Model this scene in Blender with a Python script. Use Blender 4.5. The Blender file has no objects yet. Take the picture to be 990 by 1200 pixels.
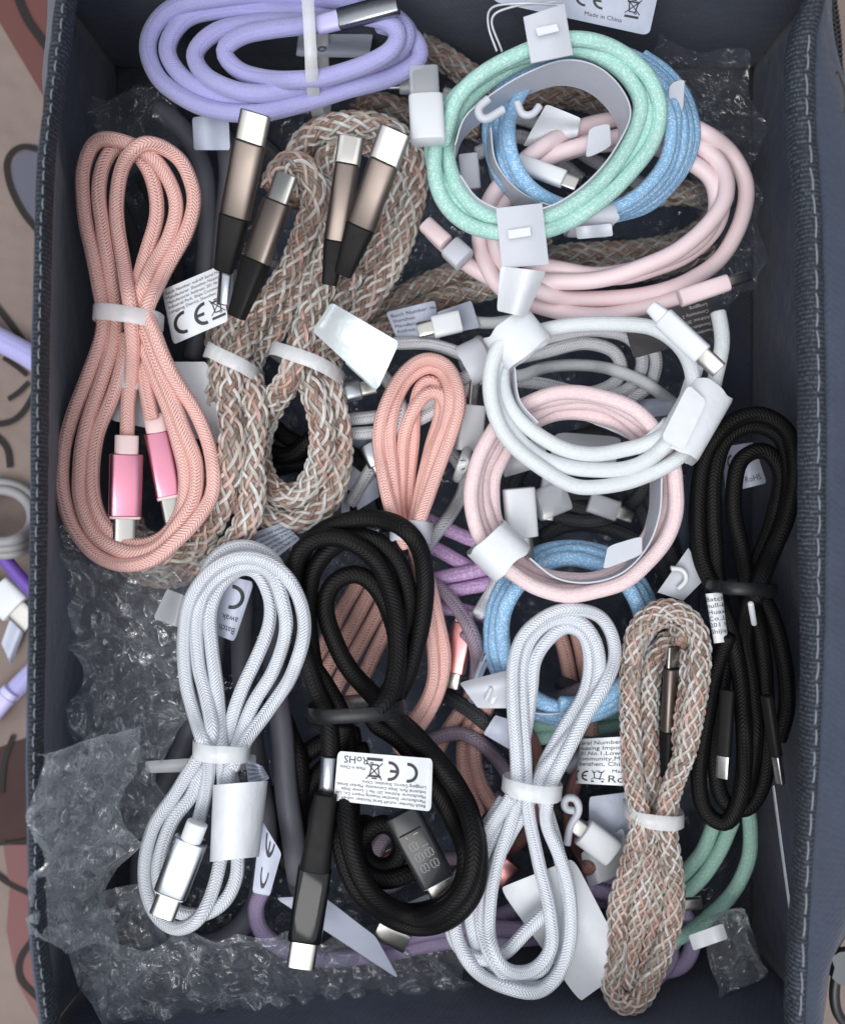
import bpy, math, random
import numpy as np
from mathutils import noise, Vector
random.seed(7); np.random.seed(7)
SC = bpy.context.scene
COL = SC.collection

# ------------------------------------------------------------------ camera, world, lamps, exposure
F = 1150.0; H = 0.36; PW, PH = 990.0, 1200.0
cam = bpy.data.cameras.new('camera'); camo = bpy.data.objects.new('camera', cam); COL.objects.link(camo)
camo.location = (0, 0, H); camo.rotation_euler = (0, 0, 0)
cam.sensor_fit = 'VERTICAL'; cam.sensor_height = 36.0; cam.lens = 36.0 * F / PH
cam.clip_start = 0.01; cam.clip_end = 20.0
cam.dof.use_dof = True; cam.dof.focus_distance = H - 0.072; cam.dof.aperture_fstop = 9.0
SC.camera = camo
w = bpy.data.worlds.new('World'); SC.world = w; w.use_nodes = True
bgn = w.node_tree.nodes['Background']; bgn.inputs[0].default_value = (0.74, 0.79, 0.88, 1); bgn.inputs[1].default_value = 0.46
def area(name, loc, target, size, power, col, sy=None):
    L = bpy.data.lights.new(name, 'AREA'); L.energy = power; L.color = col; L.size = size
    if sy: L.shape = 'RECTANGLE'; L.size_y = sy
    o = bpy.data.objects.new(name, L); COL.objects.link(o); o.location = loc
    o.rotation_euler = (Vector(target) - Vector(loc)).to_track_quat('-Z', 'Y').to_euler()
    return o
area('ceiling_light', (-0.25, -0.15, 1.35), (-0.1, -0.05, 0.06), 2.3, 17.0, (0.98, 0.99, 1.0), 2.1)
area('window_light', (-0.30, -0.60, 1.45), (0, 0, 0.06), 0.7, 11.0, (1.0, 0.99, 0.97), 0.8)
SC.view_settings.view_transform = 'Standard'; SC.view_settings.look = 'None'
SC.view_settings.gamma = 1.0; SC.view_settings.exposure = 0.14
try: SC.view_settings.use_curve_mapping = False
except Exception: pass
SC.render.engine = 'CYCLES'
SC.cycles.transparent_max_bounces = 12

# ------------------------------------------------------------------ basic helpers
def sc(z): return (H - z) / F
def P(px, py, z):
    s = (H - z) / F
    return np.array([(px - 495.0) * s, -(py - 600.0) * s, z])
def PP(pxy, z):
    s = (H - z) / F
    return np.stack([(pxy[:, 0] - 495.0) * s, -(pxy[:, 1] - 600.0) * s, z], 1)
def lin(r, g, b, k=1.0):
    f = lambda c: ((c / 255.0) / 12.92 if c <= 10 else (((c / 255.0) + 0.055) / 1.055) ** 2.4) * k
    return (f(r), f(g), f(b), 1.0)

# ------------------------------------------------------------------ materials
MATS = {}
class NT:
    def __init__(s, name):
        s.m = bpy.data.materials.new(name); s.m.use_nodes = True; s.t = s.m.node_tree
        s.b = s.t.nodes['Principled BSDF']; s.out = s.t.nodes['Material Output']
    def n(s, t, **k):
        o = s.t.nodes.new(t)
        for a, v in k.items(): setattr(o, a, v)
        return o
    def l(s, a, b): s.t.links.new(a, b)
    def math(s, op, a, b=None, c=None):
        o = s.n('ShaderNodeMath', operation=op)
        for i, v in enumerate((a, b, c)):
            if v is None: continue
            if hasattr(v, 'is_output'): s.l(v, o.inputs[i])
            else: o.inputs[i].default_value = v
        return o.outputs[0]
    def mix(s, f, a, b):
        o = s.n('ShaderNodeMix', data_type='RGBA')
        for i, v in ((0, f), (6, a), (7, b)):
            if hasattr(v, 'is_output'): s.l(v, o.inputs[i])
            else: o.inputs[i].default_value = v
        return o.outputs[2]
    def noise(s, scale, detail=3, coord='Object', rough=0.55):
        tc = s.n('ShaderNodeTexCoord'); o = s.n('ShaderNodeTexNoise')
        o.inputs['Scale'].default_value = scale; o.inputs['Detail'].default_value = detail; o.inputs['Roughness'].default_value = rough
        s.l(tc.outputs[coord], o.inputs['Vector']); return o.outputs[0]
    def bump(s, h, dist, strength=1.0, prev=None):
        o = s.n('ShaderNodeBump'); o.inputs['Distance'].default_value = dist; o.inputs['Strength'].default_value = strength
        s.l(h, o.inputs['Height'])
        if prev is not None: s.l(prev, o.inputs['Normal'])
        return o.outputs[0]
def plain(name, col, rough=0.5, metal=0.0, spec=0.5, nscale=0, namt=0.08, bscale=0, bdist=0.0001, coat=0, sss=0, trans=0, alpha=1):
    if name in MATS: return MATS[name]
    t = NT(name); b = t.b
    b.inputs['Base Color'].default_value = col; b.inputs['Roughness'].default_value = rough; b.inputs['Metallic'].default_value = metal
    b.inputs['Specular IOR Level'].default_value = spec; b.inputs['Coat Weight'].default_value = coat
    b.inputs['Transmission Weight'].default_value = trans; b.inputs['Alpha'].default_value = alpha
    if nscale:
        f = t.noise(nscale, 4)
        c2 = tuple(max(0, x * (1 - namt * 3)) for x in col[:3]) + (1,)
        c1 = tuple(min(1, x * (1 + namt * 2)) for x in col[:3]) + (1,)
        t.l(t.mix(f, c2, c1), b.inputs['Base Color'])
        t.l(t.math('MULTIPLY_ADD', f, 0.25, rough - 0.12), b.inputs['Roughness'])
    if bscale: t.l(t.bump(t.noise(bscale, 3), bdist), b.inputs['Normal'])
    MATS[name] = t.m; return t.m
def braid(name, c1, c2, N=11, asp=1.0, dist=0.00034, rough=0.62, speck=None, speckamt=0.0, sheen=0.0, vary=0.10, thr=0.0, seamk=0.75, basek=0.20, spec=0.5, twist=0.035):
    """woven textile sleeve: columns of slanted stitches, relief from the weave, shade of its hollows put into the colour"""
    if name in MATS: return MATS[name]
    t = NT(name); b = t.b
    tc = t.n('ShaderNodeTexCoord'); sp = t.n('ShaderNodeSeparateXYZ'); t.l(tc.outputs['UV'], sp.inputs[0])
    u, v = sp.outputs[0], sp.outputs[1]
    cu = t.math('MULTIPLY', t.math('MULTIPLY_ADD', v, twist, u), N)                      # columns of slanted stitches, alternating like a plaited chain
    tri = t.math('PINGPONG', cu, 1.0)
    ph = t.math('MULTIPLY_ADD', v, N * 1.55 * asp, t.math('MULTIPLY', tri, 1.15))
    rid = t.math('ABSOLUTE', t.math('SINE', t.math('MULTIPLY', ph, math.pi)))
    colm = t.math('ABSOLUTE', t.math('SINE', t.math('MULTIPLY', cu, math.pi)))
    p = t.math('MULTIPLY', t.math('POWER', rid, 0.7), t.math('MULTIPLY_ADD', t.math('POWER', colm, 0.5), 0.6, 0.4))
    hgt = p
    seam = t.math('LESS_THAN', t.math('FRACT', t.math('DIVIDE', cu, N / 2.0)), 1.0 / N)
    cl = t.n('ShaderNodeClamp'); t.l(t.math('MULTIPLY_ADD', p, 1.7, -0.2 + thr), cl.inputs[0])
    inv = t.math('SUBTRACT', 1.0, cl.outputs[0])
    colr = t.mix(t.math('MULTIPLY', inv, t.math('MULTIPLY_ADD', seam, seamk, basek)), c1, c2)  # shade in the gaps between stitches painted into the colour, strongest along the seams
    nz = t.noise(900, 3)
    if speck:
        cell = t.math('MULTIPLY', t.math('GREATER_THAN', p, 0.45), t.math('GREATER_THAN', t.noise(1500, 0), 0.64 - speckamt))
        colr = t.mix(t.math('MULTIPLY', cell, 0.75), colr, speck)
    dk = t.n('ShaderNodeMix', data_type='RGBA', blend_type='MULTIPLY'); dk.inputs[0].default_value = 1.0
    t.l(colr, dk.inputs[6]); g = t.math('MULTIPLY_ADD', nz, vary * 2, 1 - vary)
    cmb = t.n('ShaderNodeCombineXYZ')
    for i in range(3): t.l(g, cmb.inputs[i])
    t.l(cmb.outputs[0], dk.inputs[7])
    t.l(dk.outputs[2], b.inputs['Base Color'])
    b.inputs['Roughness'].default_value = rough; b.inputs['Specular IOR Level'].default_value = spec
    b.inputs['Sheen Weight'].default_value = sheen; b.inputs['Sheen Roughness'].default_value = 0.5
    nb = t.bump(hgt, dist); nb2 = t.bump(t.noise(2600, 2), 0.00006, 1.0, nb)
    t.l(nb2, b.inputs['Normal'])
    MATS[name] = t.m; return t.m
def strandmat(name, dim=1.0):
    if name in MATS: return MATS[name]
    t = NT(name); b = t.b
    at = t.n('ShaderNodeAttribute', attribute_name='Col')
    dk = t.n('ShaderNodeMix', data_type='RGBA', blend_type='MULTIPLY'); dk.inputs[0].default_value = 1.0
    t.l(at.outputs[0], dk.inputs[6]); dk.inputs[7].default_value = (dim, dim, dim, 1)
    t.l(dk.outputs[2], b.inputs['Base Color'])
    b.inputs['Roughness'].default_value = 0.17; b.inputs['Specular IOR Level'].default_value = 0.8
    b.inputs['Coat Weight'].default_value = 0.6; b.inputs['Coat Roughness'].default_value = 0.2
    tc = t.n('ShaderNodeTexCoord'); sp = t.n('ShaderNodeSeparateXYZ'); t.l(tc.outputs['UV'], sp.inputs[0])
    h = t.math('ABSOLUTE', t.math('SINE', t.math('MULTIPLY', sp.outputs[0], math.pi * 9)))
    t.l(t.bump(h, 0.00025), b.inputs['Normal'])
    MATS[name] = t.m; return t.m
def fabric(name, col, wscale=1400, dist=0.00012, rough=0.75):
    if name in MATS: return MATS[name]
    t = NT(name); b = t.b
    tc = t.n('ShaderNodeTexCoord'); sp = t.n('ShaderNodeSeparateXYZ'); t.l(tc.outputs['Object'], sp.inputs[0])
    sx = t.math('SINE', t.math('MULTIPLY', t.math('ADD', sp.outputs[0], sp.outputs[2]), wscale * 3)); sy = t.math('SINE', t.math('MULTIPLY', t.math('ADD', sp.outputs[1], t.math('MULTIPLY', sp.outputs[2], .6)), wscale * 3))
    wv = t.math('MULTIPLY', sx, sy)
    f = t.noise(45, 5); f2 = t.noise(700, 3)
    ff = t.math('MULTIPLY_ADD', f2, 0.5, t.math('MULTIPLY', f, 0.6))
    c0 = tuple(x * 0.62 for x in col[:3]) + (1,); c1 = tuple(min(1, x * 1.45) for x in col[:3]) + (1,)
    t.l(t.mix(ff, c0, c1), b.inputs['Base Color'])
    b.inputs['Roughness'].default_value = rough; b.inputs['Specular IOR Level'].default_value = 0.4
    b.inputs['Sheen Weight'].default_value = 0.15
    nb = t.bump(wv, dist); nb = t.bump(f, 0.004, 0.6, nb)
    t.l(nb, b.inputs['Normal'])
    MATS[name] = t.m; return t.m
def webbing(name, ca, cb):
    """ribbed binding tape: UV x across, y along in metres"""
    if name in MATS: return MATS[name]
    t = NT(name); b = t.b
    tc = t.n('ShaderNodeTexCoord'); sp = t.n('ShaderNodeSeparateXYZ'); t.l(tc.outputs['UV'], sp.inputs[0])
    def fib(s1, s2):
        cb_ = t.n('ShaderNodeCombineXYZ'); t.l(t.math('MULTIPLY', sp.outputs[0], s1), cb_.inputs[0]); t.l(t.math('MULTIPLY', sp.outputs[1], s2), cb_.inputs[1])
        n_ = t.n('ShaderNodeTexNoise'); n_.inputs['Scale'].default_value = 1.0; n_.inputs['Detail'].default_value = 2.0; t.l(cb_.outputs[0], n_.inputs['Vector']); return n_.outputs[0]
    lng = fib(34, 700); crs = fib(11, 2200)
    pick = t.math('SINE', t.math('MULTIPLY_ADD', sp.outputs[1], 2 * math.pi / 0.0012, t.math('MULTIPLY', t.noise(160, 2), 7)))
    h = t.math('ADD', t.math('MULTIPLY', lng, 0.9), t.math('MULTIPLY_ADD', crs, 0.5, t.math('MULTIPLY', pick, 0.12)))
    n2 = t.noise(70, 3)
    cl = t.n('ShaderNodeClamp'); t.l(t.math('MULTIPLY', t.math('MULTIPLY_ADD', h, 3.6, -2.45), t.math('MULTIPLY_ADD', n2, 1.6, 0.0)), cl.inputs[0])
    t.l(t.mix(cl.outputs[0], ca, cb), b.inputs['Base Color'])
    b.inputs['Roughness'].default_value = 0.7
    t.l(t.bump(h, 0.00035), b.inputs['Normal'])
    MATS[name] = t.m; return t.m
def film(name, tint=(0.84, 0.89, 0.94), base=0.12, diff=0.5, crease=0.5):
    """thin crinkled plastic film: mostly clear, shiny, stress-whitened in streaks along its creases"""
    if name in MATS: return MATS[name]
    t = NT(name); t.t.nodes.remove(t.b)
    tr = t.n('ShaderNodeBsdfTransparent'); tr.inputs[0].default_value = (0.95, 0.97, 0.99, 1)
    gl = t.n('ShaderNodeBsdfGlossy'); gl.inputs['Roughness'].default_value = 0.065; gl.inputs['Color'].default_value = (1, 1, 1, 1)
    df = t.n('ShaderNodeBsdfDiffuse'); df.inputs[0].default_value = tint + (1,)
    tl = t.n('ShaderNodeBsdfTranslucent'); tl.inputs[0].default_value = tint + (1,)
    lw = t.n('ShaderNodeLayerWeight'); lw.inputs['Blend'].default_value = 0.45
    tc = t.n('ShaderNodeTexCoord')
    wn = t.n('ShaderNodeTexNoise'); wn.inputs['Scale'].default_value = 70; t.l(tc.outputs['Object'], wn.inputs['Vector'])
    vm = t.n('ShaderNodeVectorMath', operation='MULTIPLY_ADD'); t.l(wn.outputs['Color'], vm.inputs[0]); vm.inputs[1].default_value = (0.030, 0.030, 0.030); t.l(tc.outputs['Object'], vm.inputs[2])
    def streak(ang, s1, s2, pw):
        mp = t.n('ShaderNodeMapping'); mp.inputs['Rotation'].default_value = (0, 0, math.radians(ang)); t.l(vm.outputs[0], mp.inputs['Vector'])
        m2_ = t.n('ShaderNodeMapping'); m2_.inputs['Scale'].default_value = (s1, s2, 90); t.l(mp.outputs[0], m2_.inputs['Vector'])
        n_ = t.n('ShaderNodeTexNoise'); n_.inputs['Scale'].default_value = 1.0; n_.inputs['Detail'].default_value = 2.0; t.l(m2_.outputs[0], n_.inputs['Vector'])
        r_ = t.math('SUBTRACT', 1.0, t.math('MINIMUM', t.math('MULTIPLY', t.math('ABSOLUTE', t.math('SUBTRACT', n_.outputs[0], 0.5)), 7.0), 1.0))
        return t.math('POWER', r_, pw), n_.outputs[0]
    a, na = streak(25, 70, 330, 3.0); b, nb_ = streak(115, 60, 300, 3.0); c, nc = streak(70, 150, 520, 3.0)
    ma = t.n('ShaderNodeClamp'); t.l(t.math('MULTIPLY_ADD', t.noise(75, 2), 7.0, -3.1), ma.inputs[0])
    mb = t.n('ShaderNodeClamp'); t.l(t.math('MULTIPLY_ADD', t.noise(130, 2), 8.0, -4.2), mb.inputs[0])
    cr = t.math('ADD', t.math('MULTIPLY', a, ma.outputs[0]), t.math('MULTIPLY', b, t.math('SUBTRACT', 1.0, ma.outputs[0])))
    cr = t.math('MULTIPLY', t.math('ADD', cr, t.math('MULTIPLY', c, 0.3)), t.math('MULTIPLY_ADD', mb.outputs[0], 0.85, 0.15))
    nb = t.bump(t.math('ADD', na, nb_), 0.0005); nb = t.bump(cr, 0.0004, 1.0, nb)
    for x in (gl, df, lw): t.l(nb, x.inputs['Normal'])
    m0 = t.n('ShaderNodeMixShader'); m0.inputs[0].default_value = 0.3; t.l(df.outputs[0], m0.inputs[1]); t.l(tl.outputs[0], m0.inputs[2])
    m1 = t.n('ShaderNodeMixShader'); m1.inputs[0].default_value = diff; t.l(gl.outputs[0], m1.inputs[1]); t.l(m0.outputs[0], m1.inputs[2])
    m2 = t.n('ShaderNodeMixShader'); fac = t.math('ADD', t.math('MULTIPLY_ADD', t.math('POWER', lw.outputs['Facing'], 1.6), 0.45, base), t.math('MULTIPLY', cr, crease))
    cl = t.n('ShaderNodeClamp'); t.l(fac, cl.inputs[0]); cl.inputs['Max'].default_value = 0.85
    t.l(cl.outputs[0], m2.inputs[0]); t.l(tr.outputs[0], m2.inputs[1]); t.l(m1.outputs[0], m2.inputs[2])
    t.l(m2.outputs[0], t.out.inputs[0])
    MATS[name] = t.m; return t.m

M_SALMON = braid('salmon_braid', lin(254, 203, 194), lin(160, 102, 96), 9, 1.0, rough=0.34)
M_ROSE = braid('rose_braid', lin(218, 172, 162), lin(100, 66, 62), 9, 1.0, rough=0.34)
M_WHITE = braid('white_braid', lin(228, 232, 240), lin(132, 138, 154), 9, 1.0, rough=0.36, basek=0.13)
M_SILVER = braid('silver_braid', lin(222, 223, 228), lin(80, 82, 92), 9, 1.0, rough=0.34)
M_BLACK = braid('black_braid', lin(14, 13, 14), lin(5, 5, 6), 9, 1.0, 0.00016, rough=0.55, spec=0.22, sheen=0.0)
M_DARKG = braid('charcoal_braid', lin(60, 62, 66), lin(26, 27, 30), 10, 1.0, rough=0.6)
M_VIOLET = braid('violet_knit', lin(174, 172, 224), lin(132, 128, 192), 13, 1.0, 0.00012, rough=0.7, sheen=0.35)
M_GREEN = braid('mint_knit', lin(174, 221, 210), lin(140, 202, 190), 14, 1.0, 0.00016, rough=0.7, speck=lin(224, 244, 238), speckamt=0.05)
M_GREEN2 = braid('sage_knit', lin(160, 200, 186), lin(118, 164, 150), 14, 1.0, 0.00016, rough=0.7, speck=lin(190, 224, 212), speckamt=0.02)
M_BLUE = braid('sky_knit', lin(146, 193, 232), lin(100, 156, 210), 12, 1.0, 0.00018, rough=0.65, speck=lin(214, 234, 250), speckamt=0.06)
M_PINK = braid('pink_knit', lin(242, 218, 220), lin(224, 190, 196), 14, 1.0, 0.00015, rough=0.7, speck=lin(250, 232, 234), speckamt=0.02)
M_MIST = braid('mist_knit', lin(224, 229, 231), lin(202, 209, 212), 16, 1.0, 0.00012, rough=0.7)
M_PURPLE = braid('purple_knit', lin(190, 154, 200), lin(146, 108, 164), 12, 1.0, 0.00018, rough=0.65, speck=lin(226, 200, 232), speckamt=0.06)
M_LILAC = braid('lilac_knit', lin(168, 152, 186), lin(132, 116, 152), 12, 1.0, 0.00018, rough=0.65)
M_PSIL = plain('pink_silicone', lin(234, 212, 215), 0.48, nscale=60, namt=0.02, bscale=1500, bdist=0.00003)
M_GREYC = plain('grey_rubber', lin(98, 99, 108), 0.55, nscale=60, namt=0.04)
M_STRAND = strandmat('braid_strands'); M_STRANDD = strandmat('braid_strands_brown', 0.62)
M_CORE = braid('braid_core', lin(158, 130, 118), lin(96, 76, 68), 9, 0.8, 0.0003, rough=0.4)
M_SHELL = plain('steel_shell', lin(172, 170, 166), 0.28, 1.0, nscale=120, namt=0.03)
M_GUN = plain('gunmetal', lin(122, 112, 106), 0.40, 1.0, nscale=90, namt=0.03)
M_SILM = plain('silver_metal', lin(150, 154, 160), 0.28, 1.0, nscale=90, namt=0.03)
M_PINKM = plain('pink_metal', lin(206, 138, 158), 0.3, 1.0, nscale=90, namt=0.03)
M_ROSEM = plain('rose_metal', lin(214, 150, 150), 0.32, 1.0)
M_BLKP = plain('black_plastic', lin(20, 19, 20), 0.55, spec=0.2, nscale=300, namt=0.05)
M_BLKG = plain('black_gloss', lin(16, 17, 19), 0.10, spec=0.28)
M_SMOKE = plain('smoked_gloss', lin(40, 41, 44), 0.18, spec=0.3)
M_HOLE = plain('socket_dark', lin(24, 24, 26), 0.6)
M_PWHITE = plain('white_plastic', lin(218, 221, 225), 0.35, nscale=60, namt=0.01)
M_PCOLLAR = plain('pale_pink_plastic', lin(240, 214, 214), 0.42)
M_VCOLLAR = plain('violet_plastic', lin(196, 192, 236), 0.42)
M_PAPER = plain('white_label', lin(218, 221, 226), 0.42, nscale=70, namt=0.015, bscale=120, bdist=0.0006)
M_PAPERB = plain('blue_white_label', lin(190, 196, 214), 0.45, nscale=70, namt=0.015, bscale=120, bdist=0.0006)
M_PAPERD = plain('charcoal_label', lin(64, 62, 64), 0.5, nscale=70, namt=0.03, bscale=120, bdist=0.0004)
M_FOIL = plain('pearly_film_label', lin(222, 230, 232), 0.2, 0.25, coat=0.5, bscale=90, bdist=0.0008)
M_STRAP = plain('frosted_strap', lin(206, 209, 218), 0.38, nscale=90, namt=0.012, alpha=0.84, bscale=150, bdist=0.0002)
M_TIE = plain('milky_tie', lin(228, 230, 233), 0.3, alpha=0.70, bscale=200, bdist=0.0003)
M_TIEB = plain('black_tie', lin(26, 26, 29), 0.35, spec=0.35, alpha=0.85)
M_HAZY = plain('hazy_cap', lin(205, 208, 214), 0.3, alpha=0.45)
M_INK = plain('ink', lin(48, 50, 56), 0.6)
M_INKL = plain('pale_ink', lin(196, 192, 188), 0.6)
M_LED = plain('display_segments', lin(128, 128, 126), 0.5)
M_NAVY = fabric('navy_fabric', lin(66, 74, 92), 1100, 0.00005)
M_NAVYL = fabric('slate_lining', lin(55, 62, 78), 1100, 0.00006)
M_WEB = webbing('binding_tape', lin(22, 27, 35), lin(84, 93, 106))
M_THREAD = plain('stitch_thread', lin(128, 134, 144), 0.6, bscale=2500, bdist=0.0001)
M_ZIP = plain('zip_black', lin(30, 30, 32), 0.4)
M_ZPULL = plain('zip_pull_metal', lin(110, 112, 114), 0.3, 1.0)
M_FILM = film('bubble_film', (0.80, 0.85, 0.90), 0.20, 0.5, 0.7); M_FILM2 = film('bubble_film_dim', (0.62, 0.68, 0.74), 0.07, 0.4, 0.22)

# ------------------------------------------------------------------ mesh helpers
def root(name, label, cat, loc=(0, 0, 0), group=None):
    o = bpy.data.objects.new(name, None); COL.objects.link(o); o.location = tuple(float(x) for x in loc)
    o.empty_display_size = 0.01
    o['label'] = label; o['category'] = cat
    if group: o['group'] = group
    return o
def base_of(par):
    o = np.zeros(3)
    while par is not None:
        o += np.array(par.location); par = par.parent
    return o
def mk(name, V, Fc, mat, par=None, uv=None, smooth=True, sharp=None, colors=None, mats=None, midx=None):
    V = np.asarray(V, float) - base_of(par)
    me = bpy.data.meshes.new(name)
    if isinstance(Fc, np.ndarray):
        n = len(Fc); k = Fc.shape[1]
        me.vertices.add(len(V)); me.vertices.foreach_set('co', V.astype(np.float32).ravel())
        me.loops.add(n * k); me.loops.foreach_set('vertex_index', Fc.astype(np.int32).ravel())
        me.polygons.add(n); me.polygons.foreach_set('loop_start', np.arange(0, n * k, k, dtype=np.int32))
        me.update(calc_edges=True)
    else:
        me.from_pydata([tuple(v) for v in V], [], [tuple(int(i) for i in f) for f in Fc])
    if uv is not None:
        ul = me.uv_layers.new(name='UVMap'); ul.data.foreach_set('uv', np.asarray(uv, np.float32).ravel())
    if colors is not None:
        ca = me.color_attributes.new('Col', 'FLOAT_COLOR', 'POINT'); ca.data.foreach_set('color', np.asarray(colors, np.float32).ravel())
    me.polygons.foreach_set('use_smooth', np.full(len(me.polygons), smooth))
    for m in (mats or [mat]): me.materials.append(m)
    if midx is not None: me.polygons.foreach_set('material_index', np.asarray(midx, np.int32))
    me.validate(); me.update()
    if sharp: me.set_sharp_from_angle(angle=math.radians(sharp))
    o = bpy.data.objects.new(name, me); COL.objects.link(o)
    if par: o.parent = par
    return o
def smooth_path(pts, step, soft=1.5):
    """Catmull-Rom through pixel points, resampled evenly"""
    p = np.asarray(pts, float); n = len(p)
    if n == 2: p = np.array([p[0], (p[0] + p[1]) / 2, p[1]]); n = 3
    e = np.vstack([2 * p[0] - p[1], p, 2 * p[-1] - p[-2]]); out = []
    for i in range(1, n):
        p0, p1, p2, p3 = e[i - 1], e[i], e[i + 1], e[i + 2]
        t0 = 0; d = lambda a, b: max(1e-3, np.linalg.norm((b - a)[:2])) ** 0.5
        t1 = t0 + d(p0, p1); t2 = t1 + d(p1, p2); t3 = t2 + d(p2, p3)
        k = max(3, int(np.linalg.norm((p2 - p1)[:2]) / 2)); t = np.linspace(t1, t2, k, endpoint=False)[:, None]
        A1 = (t1 - t) / (t1 - t0) * p0 + (t - t0) / (t1 - t0) * p1; A2 = (t2 - t) / (t2 - t1) * p1 + (t - t1) / (t2 - t1) * p2
        A3 = (t3 - t) / (t3 - t2) * p2 + (t - t2) / (t3 - t2) * p3
        B1 = (t2 - t) / (t2 - t0) * A1 + (t - t0) / (t2 - t0) * A2; B2 = (t3 - t) / (t3 - t1) * A2 + (t - t1) / (t3 - t1) * A3
        out.append((t2 - t) / (t2 - t1) * B1 + (t - t1) / (t2 - t1) * B2)
    q = np.vstack(out + [p[-1:]])
    def res(q, st):
        L = np.concatenate([[0], np.cumsum(np.linalg.norm(np.diff(q[:, :2], axis=0), axis=1))]); m = max(4, int(round(L[-1] / st)) + 1)
        s = np.linspace(0, L[-1], m); return np.stack([np.interp(s, L, q[:, i]) for i in range(q.shape[1])], 1)
    q = res(q, 3.0)
    for _ in range(int(soft * 4)):
        q[1:-1] = 0.25 * q[:-2] + 0.5 * q[1:-1] + 0.25 * q[2:]
    return res(q, step)
# registry of everything placed so far: x, y, z, radius, id
REG = np.zeros((0, 5))
def reg_add(xyz, r, idn):
    global REG
    xyz = np.atleast_2d(xyz); n = len(xyz); r = np.broadcast_to(r, (n,))
    REG = np.vstack([REG, np.column_stack([xyz, r, np.full(n, idn)])])
def settle(pxy, rpx, zb, idn, fac=0.86, own_skip=3.0):
    """lay a cord over what is already there; it keeps its place in the picture and rises where it crosses"""
    n = len(pxy); z = np.full(n, float(zb)) if np.isscalar(zb) else np.array(zb, float)
    zd = z.copy(); r = rpx * sc(float(np.mean(zd)))
    step = np.linalg.norm(np.diff(pxy, axis=0), axis=1).mean(); skip = int(own_skip * rpx / step) + 2
    for it in range(3):
        X = PP(pxy, z); zmin = np.full(n, -1.0)
        if len(REG):
            lo = X[:, :2].min(0) - 0.02; hi = X[:, :2].max(0) + 0.02
            R_ = REG[(REG[:, 0] > lo[0]) & (REG[:, 0] < hi[0]) & (REG[:, 1] > lo[1]) & (REG[:, 1] < hi[1])]
            for i0 in range(0, n, 200):
                if not len(R_): break
                d2 = ((X[i0:i0 + 200, None, :2] - R_[None, :, :2]) ** 2).sum(2); rr = (r + R_[None, :, 3]) * fac
                h = np.where(d2 < rr ** 2, R_[None, :, 2] + np.sqrt(np.maximum(rr ** 2 - d2, 0)), -1.0)
                zmin[i0:i0 + 200] = h.max(1)
        z2 = np.maximum(zd, zmin)
        rr = 2 * r * fac
        for i in range(skip, n):
            q = X[:i - skip]; d2 = ((q[:, :2] - X[i, :2]) ** 2).sum(1); k = d2 < rr * rr
            if k.any(): 
                zz = (z2[:i - skip][k] + np.sqrt(rr * rr - d2[k])).max()
                zmin[i] = max(zmin[i], zz); z2[i] = max(z2[i], zz)
        z = z2
        for _ in range(50):
            s = z.copy(); s[1:-1] = 0.25 * z[:-2] + 0.5 * z[1:-1] + 0.25 * z[2:]; s = 0.985 * s + 0.015 * zd
            z = np.maximum(s, zmin)
    for _ in range(6): z[1:-1] = 0.25 * z[:-2] + 0.5 * z[1:-1] + 0.25 * z[2:]
    X = PP(pxy, z)
    return X, r
def top_at(px, py, R=8, ids=None, default=0.035):
    if not len(REG): return default
    s = (H - REG[:, 2]) / F; qx = REG[:, 0] / s + 495; qy = -REG[:, 1] / s + 600
    k = (qx - px) ** 2 + (qy - py) ** 2 < (R + REG[:, 3] / s) ** 2
    if ids is not None: k &= REG[:, 4] == ids
    return float((REG[k, 2] + REG[k, 3]).max()) if k.any() else default
def low_at(px, py, R=8, ids=None, default=0.035):
    s = (H - REG[:, 2]) / F; qx = REG[:, 0] / s + 495; qy = -REG[:, 1] / s + 600
    k = (qx - px) ** 2 + (qy - py) ** 2 < (R + REG[:, 3] / s * .3) ** 2
    if ids is not None: k &= REG[:, 4] == ids
    return float((REG[k, 2] - REG[k, 3]).min()) if k.any() else default
def frames(X):
    T = np.gradient(X, axis=0); T /= np.linalg.norm(T, axis=1)[:, None] + 1e-12
    N = np.zeros_like(X); up = np.array([0, 0, 1.0]); a = up - T[0] * T[0].dot(up)
    if np.linalg.norm(a) < 1e-3: a = np.array([1.0, 0, 0])
    N[0] = a / np.linalg.norm(a)
    for i in range(1, len(X)):
        v = N[i - 1] - T[i] * T[i].dot(N[i - 1]); N[i] = v / (np.linalg.norm(v) + 1e-12)
    return T, N, np.cross(T, N)
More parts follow.
